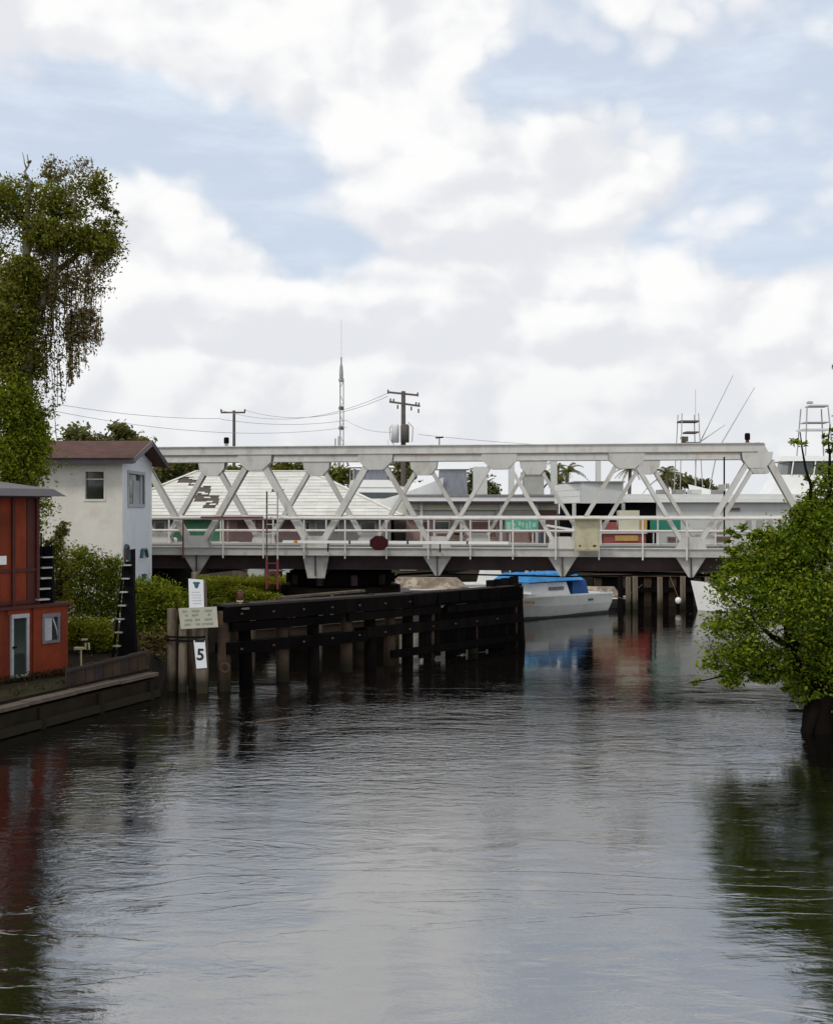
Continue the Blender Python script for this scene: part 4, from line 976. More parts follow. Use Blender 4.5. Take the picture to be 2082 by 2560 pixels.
# ------------------------------------------------------------------ far bank: seawall, pilings, buildings
def far_seawall():
    x0, x1, y = 7.7, 30, 47.0
    root = thing('timber_bulkhead', 'dark timber bulkhead along the far bank under the bridge', 'bulkhead', (x0, y, 0))
    MB().box2((x0, y, -2), (x1, y + .15, 1.28)).build('wall', M_creo, root)
    for i in range(40):
        x = x0 + .18 + i * .36; MB().box((x, y - .04, .55), (.33, .06, 1.35)).build('plank', M_creo if i % 3 else M_brownwood, root)
    MB().box2((x0, y - .16, 1.283), (x1, y + .4, 1.38)).build('cap_plank', M_brownwood, root)
    MB().box2((x0, y - .22, .62), (x1, y - .08, .82)).build('waler', M_creo, root)
    for i, px in enumerate((1552, 1570, 1588, 1650, 1706, 1768)):
        D = 45.6; X = P(px, 0, D).x
        o = thing('mooring_pile', ['mooring pile nearest the tarped boat, at the left end of the far row', 'slim grey mooring pile second from the left along the far bulkhead', 'third grey mooring pile from the left along the far bulkhead', 'grey mooring pile standing alone in the middle of the far bulkhead', 'grey mooring pile with the white ball fender beside it', 'rightmost pale mooring pile by the white moored boat'][i], 'pile', (X, D, 0), 'mooring piles along the far bulkhead')
        MB().tube([(X, D, -2), (X + random.uniform(-.03, .03), D, 1.45 - .1 * (i % 2))], [.13, .11], 9).build('post', M_oldwood if i else M_creo, o, True)
    c = P(1695, 1501, 45.3)
    o = thing('ball_fender', 'small round white ball fender hanging low over the dark far bulkhead', 'fender', tuple(c))
    MB().lathe(c, [(.03, -.13), (.09, -.10), (.125, -.04), (.13, 0), (.125, .05), (.09, .10), (.03, .13)], 12).build('ball', M_white, o, True)
    MB().tube([c + up(.13), Vector((c.x, 46.8, 1.32))], .012, 5).build('rope', M_oldwood, o)
far_seawall()

def hip_house():
    X0, X1, Y0, Y1, ZE = -17.1, -.75, 56.0, 66.0, 3.90; r0, r1, zr, ym = -12.4, -6.0, 6.38, 61.0
    root = thing('shingled_house', 'low house with pale shingled hip roof missing some shingles', 'house', (-9, 56.5, 1.3))
    mb = MB()
    V = [(X0, Y0, ZE), (X1, Y0, ZE), (X1, Y1, ZE), (X0, Y1, ZE), (r0, ym, zr), (r1, ym, zr)]
    mb.add(V, [(0, 1, 5, 4), (1, 2, 5), (2, 3, 4, 5), (3, 0, 4), (3, 2, 1, 0)])
    rf = mb.build('roof', M_under_roof, root)
    # shingles of the front slope, course over course, several gone
    nc = 14; slope = Vector((0, ym - Y0, zr - ZE)); nrm = Vector((0, -(zr - ZE), ym - Y0)).normalized()
    holes = [(402, 1207, 22, 4), (462, 1195, 18, 4), (470, 1206, 12, 6), (500, 1208, 14, 5), (498, 1222, 14, 5), (508, 1237, 24, 6), (500, 1247, 15, 6), (520, 1253, 18, 6), (535, 1261, 18, 6), (532, 1271, 8, 7), (404, 1272, 7, 5), (640, 1288, 9, 4), (690, 1226, 9, 3)]
    def hole(p):
        px = 1041 + F * p.x / p.y; py = 1280 - F * (p.z - CAM_H) / p.y
        return any(abs(px - a) < w and abs(py - b) < h for a, b, w, h in holes)
    for k in range(nc):
        f0 = k / nc; f1 = min(1, (k + 1.12) / nc)
        xa = X0 + (r0 - X0) * f0; xb = X1 + (r1 - X1) * f0; xa1 = X0 + (r0 - X0) * f1; xb1 = X1 + (r1 - X1) * f1
        w = .66; x = xa - (k % 2) * w * .5 - random.uniform(0, .15)
        while x < xb:
            a, b = max(x, xa), min(x + w - .005, xb)
            if b - a > .06:
                ta = max(a, xa1); tb_ = min(b, xb1)
                if tb_ <= ta: ta = tb_ = min(max((a + b) / 2, xa1), xb1); ta -= .01
                base = lambda xx, f: Vector((xx, Y0, ZE)) + slope * f
                lift = .045 + random.uniform(0, .012)
                q = [base(a, f0) + nrm * lift, base(b, f0) + nrm * lift, base(tb_, f1) + nrm * .022, base(ta, f1) + nrm * .022]
                c = (q[0] + q[1] + q[2] + q[3]) / 4
                if not hole(c) or a < X0 + .3:
                    MB().hexa([p - nrm * .02 for p in q] + q).build('shingle', M_shingle, rf)
            x += w
    for i in range(9):      # loose slipped shingles on the bare patches
        c_ = P(455 + i * 10, 1196 + i * 8.5 + random.uniform(-6, 6), 57.5); fz = max(0.02, min(.9, (c_.z - ZE) / (zr - ZE)))
        c_ = Vector((c_.x, Y0, ZE)) + slope * fz + nrm * .05; MB().box(c_, (.34, .16, .02), M=Matrix.Rotation(random.uniform(-.5, .5), 3, 'Z') @ Matrix.Rotation(math.atan2(zr - ZE, ym - Y0), 3, 'X')).build('shingle', M_shingle, rf)
    for (a, b) in ((1, 2), (0, 3)):     # hip ends and back slope get closed sheets
        pass
    e = MB(); up_ = Vector((0, 0, .04))
    e.add([Vector(V[1]) + up_ + Vector((.02, 0, 0)), Vector(V[2]) + up_ + Vector((.02, 0, 0)), Vector(V[5]) + up_ + Vector((.02, 0, 0))], [(0, 1, 2)]); e.add([Vector(V[2]) + up_, Vector(V[3]) + up_, Vector(V[4]) + up_, Vector(V[5]) + up_], [(0, 1, 2, 3)]); e.add([Vector(V[3]) + up_, Vector(V[0]) + up_, Vector(V[4]) + up_], [(0, 1, 2)])
    e.build('roof_sheet', M_shingle, rf)
    MB().beam(Vector(V[4]) + up_, Vector(V[5]) + up_, .3, .08).build('ridge_cap', M_shingle, rf)
    for i, j in ((0, 4), (1, 5)): MB().beam(Vector(V[i]) + up(.05), Vector(V[j]) + up(.05), .26, .05).build('hip_cap', M_shingle, rf)
    MB().box2((X0, Y0 - .06, ZE - .20), (X1, Y0 + .02, ZE + .0)).build('fascia', M_palegrey, rf)
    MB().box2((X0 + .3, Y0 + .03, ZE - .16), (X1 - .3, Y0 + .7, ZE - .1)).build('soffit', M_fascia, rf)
    Y = Y0 + .75
    xs = lambda px: P(px, 0, Y).x
    segs = [(X0 + .6, xs(425), 1.3, 3.78, M_grey_wall), (xs(425), xs(560), 2.62, 3.78, M_green_wall), (xs(425), xs(560), 1.3, 2.617, M_grey_wall), (xs(560), xs(752), 1.3, 3.78, M_pink_wall), (xs(752), X1 - .6, 1.3, 3.78, M_grey_wall)]
    for a, b, z0, z1, m_ in segs: MB().box2((a + .003, Y, z0), (b, Y + .2, z1)).build('wall', m_, root)
    MB().box2((X0 + .6, Y + .21, 1.3), (X1 - .6, Y1 - .7, 3.7)).build('inner_wall', M_dark, root)
    # openings
    def win(px0, px1, py0, py1, fm, pm):
        a = P(px0, py0, Y - .02); b = P(px1, py1, Y - .02); f = MB(); t = .07
        f.box2((a.x, Y - .05, b.z), (b.x, Y - .002, b.z + t)); f.box2((a.x, Y - .05, a.z - t), (b.x, Y - .002, a.z)); f.box2((a.x, Y - .05, b.z + t), (a.x + t, Y - .002, a.z - t)); f.box2((b.x - t, Y - .05, b.z + t), (b.x, Y - .002, a.z - t))
        w = f.build('window', fm, root); MB().box2((a.x + t, Y - .03, b.z + t), (b.x - t, Y - .004, a.z - t)).build('pane', pm, w)
    win(385, 415, 1302, 1330, M_palegrey, M_glass); win(762, 776, 1302, 1330, M_palegrey, M_glass); win(788, 816, 1302, 1330, M_palegrey, M_glassg); win(828, 848, 1302, 1330, M_palegrey, M_glass); win(900, 940, 1302, 1332, M_palegrey, M_glass); win(590, 640, 1302, 1326, M_pink_wall, M_brown_wall); win(660, 740, 1302, 1326, M_pink_wall, M_brown_wall)
    for px in (640, 758, 575): MB().tube([(xs(px), Y0 + .15, 1.3), (xs(px), Y0 + .15, 3.72)], .07, 8).build('porch_post', M_palegrey if px > 700 else M_pink_wall, root)
    MB().box2((xs(520), Y - .6, 2.05), (xs(600), Y - .1, 2.55)).build('planter_wall', M_palegrey, root)
    o = MB().box2((P(835, 0, 54).x, 54, 1.3), (P(1060, 0, 54).x, 54.4, 2.55)).build('red_low_wall', M_shopred); tag(o, 'low dull red wall in front of the shingled house beyond the bridge', 'wall')
hip_house()

def shed():
    D = 57.0; xs = lambda px, d=D: P(px, 0, d).x; zs = lambda py, d=D: P(0, py, d).z
    root = thing('marine_shed', 'long flat-roofed marine shed with white fascia and cream band', 'building', (xs(1200), D, 1.3))
    a, b = xs(1005), xs(1398)
    MB().box2((a, D, zs(1253)), (b, D + 9, zs(1241))).build('fascia', M_white, root)
    MB().box2((a - .1, D - .06, zs(1240.6)), (b + .1, D + 9, zs(1236))).build('roof', M_roofgrey, root)
    MB().box2((a + .2, D + .5, zs(1275)), (b - .1, D + 8.8, zs(1253.5))).build('upper_wall', M_cream, root)
    MB().box2((a + .2, D + .7, zs(1294)), (b - .1, D + 8.7, zs(1275.4))).build('middle_wall', M_palegrey, root)
    MB().box2((a + .2, D + .9, 1.3), (b - .1, D + 8.6, zs(1294.4))).build('lower_wall', M_pink_wall, root)
    MB().box2((a + .1, D + .02, zs(1258)), (b - .1, D + .48, zs(1253.6))).build('soffit', M_fasciap, root)
    for x0, x1, y0, y1 in ((1085, 1125, 1303, 1325), (1135, 1165, 1300, 1340), (1180, 1245, 1303, 1345), (1040, 1075, 1303, 1325), (1090, 1160, 1332, 1350)):
        f = MB(); f.box2((xs(x0), D + .86, zs(y1)), (xs(x1), D + .897, zs(y0))); w = f.build('window', M_palegrey, root)
        MB().box2((xs(x0 + 2), D + .84, zs(y1 - 2)), (xs(x1 - 2), D + .857, zs(y0 + 2))).build('pane', M_brown_wall if x0 != 1085 else M_glass, w)
    for px in (1050, 1150, 1250, 1340): MB().box2((xs(px), D + .3, 1.3), (xs(px) + .14, D + .44, zs(1258.5))).build('post', M_palegrey, root)
    MB().box2((xs(1240), D + .5, zs(1296)), (xs(1340), D + .85, zs(1276))).build('recess_panel', M_grey_wall, root)
    MB().box2((xs(1315), D + .55, zs(1288)), (xs(1395), D + .85, zs(1262))).build('dark_opening', M_brown_wall, root)
    MB().box2((xs(1325), D + .80, zs(1348)), (xs(1340), D + .83, zs(1330))).build('vent', M_brown_wall, root)
    MB().box2((xs(1342), D + .80, zs(1358)), (xs(1372), D + .84, zs(1326))).build('door', M_glassg, root)
    # roof clutter: tank and boxes
    o = thing('roof_vent_box', 'grey square vent box standing on the long shed roof', 'vent', (xs(1328), D + 3, zs(1236))); MB().box2((xs(1310, D + 3), D + 3, zs(1236.0)), (xs(1360, D + 3), D + 4, zs(1185, D + 3))).build('box', M_grey_wall, o); MB().box2((xs(1306, D + 3), D + 2.9, zs(1185, D + 3)), (xs(1364, D + 3), D + 4.1, zs(1180, D + 3))).build('lid', M_roofgrey, o)
    # green sign with faded print on posts
    ds = 50.5; s = thing('road_sign', 'faded green road sign with pale print beyond the bridge railing', 'sign', (xs(1303, ds), ds, 1.3))
    MB().box2((xs(1262, ds), ds, zs(1330, ds)), (xs(1345, ds), ds + .04, zs(1297, ds))).build('panel', M_sign_green2, s)
    for x0, x1, y0, y1 in ((1266, 1277, 1305, 1325), (1281, 1288, 1308, 1316), (1295, 1302, 1304, 1314), (1304, 1310, 1306, 1318), (1314, 1319, 1308, 1322), (1322, 1327, 1304, 1322), (1331, 1339, 1307, 1318), (1283, 1300, 1319, 1324)):
        MB().box2((xs(x0, ds), ds - .005, zs(y1, ds)), (xs(x1, ds), ds - .001, zs(y0, ds))).build('faded_print', M_signtext, s)
    for px in (1275, 1332): MB().tube([(xs(px, ds), ds + .07, 1.2), (xs(px, ds), ds + .07, zs(1298, ds))], .035, 6).build('post', M_palegrey, s)
    # shop with projecting canopy box
    d1 = 50.0; sh = thing('corner_shop', 'shop with white projecting canopy box above a dark open front', 'building', (xs(1500, d1), d1, 1.3))
    c0 = P(1452, 1206, d1); zb = zs(1258, d1)
    A = [Vector((c0.x, d1, zb)), Vector((xs(1560, d1), d1 + .2, zb)), Vector((xs(1560, d1) - .2, d1 + 6, zb)), Vector((P(1388, 0, 55).x, 55.0, zb))]
    mb = MB(); mb.hexa(A + [p + up(c0.z - zb) for p in A]); mb.build('canopy_box', M_palegrey, sh)
    for i in range(3):
        z0 = zb + .02 + i * .31; q = [A[0] + (A[3] - A[0]) * .01, A[3]]
        nrm = Vector((-(A[3] - A[0]).y, (A[3] - A[0]).x, 0)).normalized()
        MB().beam(q[0] + nrm * .03 + up(z0 - zb + .15), q[1] + nrm * .03 + up(z0 - zb + .15), .03, .295).build('plank', M_white, sh)
    MB().box2((c0.x - .3, d1 - .05, c0.z + .003), (xs(1562, d1), d1 + 5, c0.z + .06)).build('roof_edge', M_roofgrey, sh)
    MB().box2((xs(1400, d1 + 3), d1 + 3, 1.3), (xs(1640, d1 + 3), d1 + 3.2, zb)).build('back_wall', M_dark, sh)
    for px in (1436, 1560): MB().box2((xs(px, d1), d1 + .6, 1.3), (xs(px, d1) + .16, d1 + .76, zb)).build('post', M_palegrey, sh)
    MB().box2((xs(1545, d1), d1 - .1, zs(1330, d1)), (xs(1597, d1), d1 + .4, zs(1276, d1))).build('cream_panel', M_cream, sh)
    MB().box2((xs(1508, d1), d1 - .2, zs(1362, d1)), (xs(1612, d1), d1 + .3, zs(1334, d1))).build('red_counter', M_shopred, sh)
    MB().box2((xs(1535, d1), d1 - .24, zs(1352, d1)), (xs(1592, d1), d1 - .203, zs(1338, d1))).build('ochre_band', M_shoporange, sh)
    MB().box2((xs(1500, d1), d1 - .3, zs(1333.6, d1)), (xs(1614, d1), d1 + .35, zs(1329, d1))).build('counter_top', M_palegrey, sh)
    MB().box2((xs(1505, d1), d1 - .1, zs(1328.5, d1)), (xs(1540, d1), d1 + .2, zs(1305, d1))).build('red_panel', M_shopred, sh)
    MB().box2((xs(1598, d1), d1 - .1, zs(1328, d1)), (xs(1616, d1), d1 + .2, zs(1300, d1))).build('ochre_panel', M_shoporange, sh)
    MB().box2((xs(1484, d1), d1 - .15, 1.3), (xs(1556, d1), d1 + .3, zs(1362.5, d1))).build('ochre_base_wall', mat('ochre_pink_wall', (0.46, 0.27, 0.17), 0.8, 0.2, 2), sh)
    MB().box2((xs(1556.5, d1), d1 - .15, 1.3), (xs(1622, d1), d1 + .3, zs(1362.5, d1))).build('red_base_wall', mat('deep_red_wall', (0.36, 0.045, 0.03), 0.7, 0.2, 2), sh)
    # long white-edged building to the right
    d2 = 53.0; lb = thing('boat_works', 'long pale grey boat works building with thin white roof edge', 'building', (xs(1780, d2), d2, 1.3))
    MB().box2((xs(1555, d2), d2 - .3, zs(1256, d2)), (xs(2300, d2), d2 + 8, zs(1248, d2))).build('roof_edge', M_white, lb)
    MB().box2((xs(1555, d2), d2 + .2, zs(1247.5, d2)), (xs(2300, d2), d2 + 8, zs(1235, d2))).build('parapet', M_palegrey, lb)
    MB().box2((xs(1640, d2), d2, 1.3), (xs(2300, d2), d2 + 7.5, zs(1257, d2))).build('wall', M_palegrey, lb)
    MB().box2((xs(1560, d2), d2 + .4, 1.3), (xs(1638, d2), d2 + 7, zs(1258, d2))).build('dark_bay', M_dark, lb)
    for x0, x1, y0, y1 in ((1667, 1697, 1341, 1355), (1760, 1830, 1328, 1334), (1768, 1828, 1340, 1354), (1810, 1850, 1268, 1278)):
        w = MB().box2((xs(x0, d2), d2 - .04, zs(y1, d2)), (xs(x1, d2), d2 - .003, zs(y0, d2))).build('window', M_frame, lb); MB().box2((xs(x0 + 2, d2), d2 - .06, zs(y1 - 2, d2)), (xs(x1 - 2, d2), d2 - .043, zs(y0 + 2, d2))).build('pane', M_brown_wall, w)
    for i in range(9):
        px = 1850 + i * 14; MB().box2((xs(px, d2), d2 - .05, zs(1335, d2)), (xs(px + 11, d2), d2 - .003, zs(1300, d2))).build('wall_panel', M_grey_wall if i % 2 else M_palegrey, lb)
    for px in (1650, 1690, 1730, 1790): MB().box2((xs(px, d2 + 1), d2 + 1, zs(1234.5, d2 + 1)), (xs(px + 24, d2 + 1), d2 + 2, zs(1224, d2 + 1))).build('roof_box', M_roofgrey if px != 1730 else M_palegrey, lb)
    g = thing('road_sign', 'plain bright green sign panel on the pale boat works wall', 'sign', (xs(1662, d2), d2 - .2, zs(1330, d2)))
    MB().box2((xs(1625, 52), 52, zs(1330, 52)), (xs(1701, 52), 52.04, zs(1298, 52))).build('panel', M_sign_green, g)
    for px in (1634, 1692): MB().tube([(xs(px, 52), 52.07, 1.2), (xs(px, 52), 52.07, zs(1299, 52))], .035, 6).build('post', M_palegrey, g)
    # parked white pickup-like van roofs and chairs
    for i, (px, h) in enumerate(((1882, 18), (1905, 22), (1920, 16))):
        o = thing('plastic_chair', ['white plastic chair left of two others beyond the bridge end', 'tallest white plastic chair, middle of three beyond the bridge end', 'white plastic chair nearest the right tree beyond the bridge end'][i], 'chair', (xs(px, 49), 49, zs(1362, 49)), 'white plastic chairs beyond the bridge end')
        b0 = Vector((xs(px, 49), 49, 2.6))
        MB().box(b0 + up(.0), (.42, .42, .05)).build('seat', M_gel, o); MB().box(b0 + Vector((0, .2, .25)), (.42, .04, .5)).build('backrest', M_gel, o)
        for dx in (-.18, .18):
            for dy in (-.18, .18): MB().box(b0 + Vector((dx, dy, -.235)), (.04, .04, .42)).build('leg', M_gel, o)
    tr = MB().box2((xs(1860, 48.6), 48.6, 1.25), (xs(1960, 48.6), 50, 2.165)).build('dock_platform', M_cream); tag(tr, 'raised cream dock platform under the white plastic chairs', 'platform')
shed()

# low clutter under the bridge on the far left bank
def yard():
    D = 55.0; xs = lambda px: P(px, 0, D).x; zs = lambda py: P(0, py, D).z
    o = thing('garden_shed', 'little dark red gabled shed beside the white house wall, behind the railing', 'shed', (xs(403), D, 1.3))
    MB().box2((xs(389), D, 1.3), (xs(418), D + .8, zs(1338))).build('wall', M_shopred, o)
    MB().prism([(xs(385), D - .05, zs(1338)), (xs(422), D - .05, zs(1338)), (xs(403), D - .05, zs(1326))], (0, .9, 0)).build('roof', M_tarp, o)
    o = thing('garden_urn', 'white rounded urn next to the little dark red shed', 'urn', (xs(432), D, 1.3))
    MB().lathe((xs(432), D, 1.3), [(.14, 0), (.10, .15), (.12, 1.0), (.20, 1.15), (.24, 1.4), (.18, 1.5)], 10).build('urn', M_white, o, True)
    d2 = 51.0; x2 = lambda px: P(px, 0, d2).x; z2 = lambda py: P(0, py, d2).z
    o = thing('lean_to_awning', 'slanting white awning between the faded green sign and the beige cabinet', 'awning', (x2(1400), d2, 1.3))
    MB().beam((x2(1368), d2, z2(1314)), (x2(1440), d2, z2(1326)), .9, .10).build('canopy', M_white, o)
    for px, py in ((1376, 1318), (1432, 1327)): MB().tube([(x2(px), d2 + .2, 1.3), (x2(px), d2 + .2, z2(py))], .04, 6).build('post', M_palegrey, o)
    for px, h, lab, m_ in ((1300, 1.25, 'squat brown bin under the faded green sign', M_brown_wall), (1395, 1.05, 'dark bin below the slanting white awning', M_brown_wall), (1020, 1.3, 'grey locker left of the shed windows', M_grey_wall), (1215, 1.1, 'brown locker right of the shed windows', M_brown_wall)):
        o = thing('storage_bin', lab, 'bin', (x2(px), d2 + 1, 1.3)); MB().box((x2(px), d2 + 1, 1.3 + h / 2), (.8, .7, h)).build('body', m_, o); MB().box((x2(px), d2 + 1, 1.3 + h + .04), (.86, .76, .07)).build('lid', M_roofgrey, o)
yard()
def clutter():
    r_ = random.Random(3)
    kinds = [(600, 45, .5, M_oldwood, 'weathered wooden crate on the grassy bank, just right of the white notice sign'), (640, 46, .62, M_palegrey, 'pale grey crate on the bank behind the red ladder'), (690, 45.5, .4, M_brownwood, 'low dark brown crate on the bank right of the red ladder'),
             (725, 47, .6, M_palegrey, 'tall pale crate on the bank beneath the bridge trapezoid plate'), (760, 44.5, .45, M_red_steel, 'dull red crate next to the dark pivot pier')]
    for px, D, h, m_, lab in kinds:
        X = P(px, 0, D).x; z0 = 1.2; w = r_.uniform(.5, .8)
        o = thing('storage_crate', lab, 'crate', (X, D, z0), 'crates under the bridge on the left bank')
        MB().box((X, D, z0 + h / 2), (w, .5, h), r_.uniform(-.3, .3)).build('box', m_, o); MB().box((X, D, z0 + h + .025), (w + .08, .56, .05), r_.uniform(-.3, .3)).build('lid', M_oldwood, o)
    a = P(640, 1806, 21.0); b = P(745, 1794, 21.5); a.z = b.z = .012
    tag(MB().tube([a, a.lerp(b, .5) + Vector((0, -.03, .006)), b], .016, 6).build('floating_pole', M_cap), 'thin weathered pole floating on the water before the black fender', 'pole')
    for px, w, top in ((1278, 14, 1140), (1384, 15, 1138), (1495, 11, 1140)):
        D = 60.0; X = P(px, 0, D).x
        o = thing('boat_lift_post', {1278: 'white square boat lift post left of the white canopy box, above the green sign', 1384: 'thick white boat lift post at the left corner of the white canopy box', 1495: 'slim white boat lift post rising behind the white canopy box'}[px], 'post', (X, D, 1.3), 'white boat lift posts behind the sheds')
        MB().box((X, D, (1.3 + P(0, top, D).z) / 2), (w * D / F, .4, P(0, top, D).z - 1.3)).build('post', M_palegrey, o)
        MB().box((X, D, P(0, top, D).z + .04), (w * D / F + .1, .5, .08)).build('cap', M_roofgrey, o)
clutter()

# ------------------------------------------------------------------ poles, mast, wires
def poles():
    D = 85; t = P(585, 1026, D)
    p1 = thing('utility_pole', 'slim utility pole with a single crossarm behind the bridge', 'pole', (t.x, D, 1.3))
    MB().tube([(t.x, D, 1.3), (t.x, D, t.z)], [.16, .11], 8).build('pole', M_pole, p1)
    MB().beam(P(552, 1031, D), P(613, 1031, D), .1, .13).build('crossarm', M_pole, p1)
    for px in (553, 612): MB().tube([P(px, 1029, D), P(px, 1023, D)], .07, 6).build('insulator', M_pole, p1)
    D = 75; t = P(1008, 978, D)
    p2 = thing('utility_pole', 'thick utility pole with two crossarms and transformers behind the bridge', 'pole', (t.x, D, 1.3))
    MB().tube([(t.x, D, 1.3), (t.x, D, t.z)], [.22, .15], 9).build('pole', M_pole, p2)
    MB().beam(P(968, 980, D), P(1046, 988, D), .12, .13).build('crossarm', M_pole, p2); MB().beam(P(973, 1004, D), P(1050, 1015, D), .12, .13).build('crossarm', M_pole, p2)
    for px, py in ((970, 979), (1044, 986), (976, 1001), (984, 1002), (1040, 1010), (1047, 1011), (994, 1017), (1028, 1021), (1046, 1027)):
        MB().tube([P(px, py + 5, D), P(px, py - 5, D)], .055, 6).build('insulator', M_pole, p2)
    for px, w in ((988, .26), (1012, .30)):
        c = P(px, 1106, D - .3); m_ = M_mastw if px < 1000 else M_pole
        MB().lathe(c, [(w, 0), (w, 1.15), (w * .8, 1.25)], 12).build('transformer', m_, p2, True)
    MB().tube([P(982, 1060, D), P(974, 1070, D), P(976, 1100, D), P(985, 1112, D)], .03, 5).build('jumper_wire', M_wire, p2); MB().tube([P(1020, 1055, D), P(1032, 1068, D), P(1030, 1105, D)], .03, 5).build('jumper_wire', M_wire, p2)
    D = 95; t = P(853, 892, D)
    m = thing('antenna_mast', 'tall slender radio mast with pointed dark top behind the bridge', 'mast', (t.x, D, 1.3))
    zt = lambda py: P(0, py, D).z
    rad = .19
    for k in range(3):
        a = k * 2.094; MB().tube([(t.x + rad * math.cos(a), D + rad * math.sin(a), 1.3), (t.x + rad * math.cos(a), D + rad * math.sin(a), zt(945))], .045, 5).build('mast_leg', M_mast, m)
    for i in range(22):
        z = 3 + i * .6; a = (i % 3) * 2.094; b = ((i + 1) % 3) * 2.094
        if z + .6 > zt(945): break
        MB().tube([(t.x + rad * math.cos(a), D + rad * math.sin(a), z), (t.x + rad * math.cos(b), D + rad * math.sin(b), z + .6)], .025, 4).build('lacing', M_mast, m)
    for py in (950, 1020, 1070): MB().lathe((t.x, D, zt(py)), [(.22, -.14), (.24, 0), (.22, .14)], 8).build('collar', M_pole if py > 960 else M_mast, m)
    MB().lathe((t.x, D, 0), [(.17, zt(945)), (.18, zt(936)), (.17, zt(930)), (.13, zt(915)), (.07, zt(908)), (.06, zt(892))], 10).build('mast_top', M_mast, m)
    MB().tube([(t.x, D, zt(892)), (t.x, D, zt(800))], .018, 4).build('whip_antenna', M_mastw, m)
    for px, h in ((838, 1096), (846, 1090)): MB().tube([(P(px, 0, D).x, D, 6), (P(px, 0, D).x, D, zt(h))], .06, 5).build('side_antenna', M_mast, m)
    def wire(a, b, sag, r0=.016):
        a = Vector(a); b = Vector(b); pts = []
        for i in range(25):
            u = i / 24; p = a.lerp(b, u); p.z -= sag * 4 * u * (1 - u); pts.append(p)
        return MB().tube(pts, r0, 4)
    ws = [(P(120, 1006, 70), P(553, 1046, 85), .3), (P(100, 1020, 70), P(868, 1068, 95), 1.0), (P(553, 1025, 85), P(970, 982, 75), 1.2), (P(868, 1050, 95), P(553, 1048, 85), .4), (P(868, 1052, 95), P(980, 1080, 75), .3), (P(1046, 1086, 75), P(1900, 1105, 120), .8), (P(612, 1025, 85), P(970, 990, 75), 1.0)]
    labs = ['topmost overhead wire from the left tree to the single-arm pole', 'lower overhead wire from the left tree to the mast', 'overhead wire rising from the single-arm pole to the transformer pole', 'overhead wire between the single-arm pole and the mast', 'short overhead wire between the mast and the transformers', 'overhead wire running right from the transformer pole', 'second overhead wire rising to the transformer pole']
    for w, lab in zip(ws, labs): tag(wire(*w, r0=.016).build('overhead_wire', M_wire), lab, 'wire', 'overhead wires behind the bridge')
poles()

# ------------------------------------------------------------------ vegetation
def limb(mb, a, b, r0, r1, wob, seed, n=7):
    r_ = random.Random(seed); a = Vector(a); b = Vector(b); pts = []
    for i in range(n):
        u = i / (n - 1); p = a.lerp(b, u) + Vector((r_.uniform(-1, 1), r_.uniform(-1, 1), r_.uniform(-.5, .5))) * wob * (u * (1 - u) * 3); pts.append(p)
    mb.tube(pts, [r0 + (r1 - r0) * i / (n - 1) for i in range(n)], 8); return pts

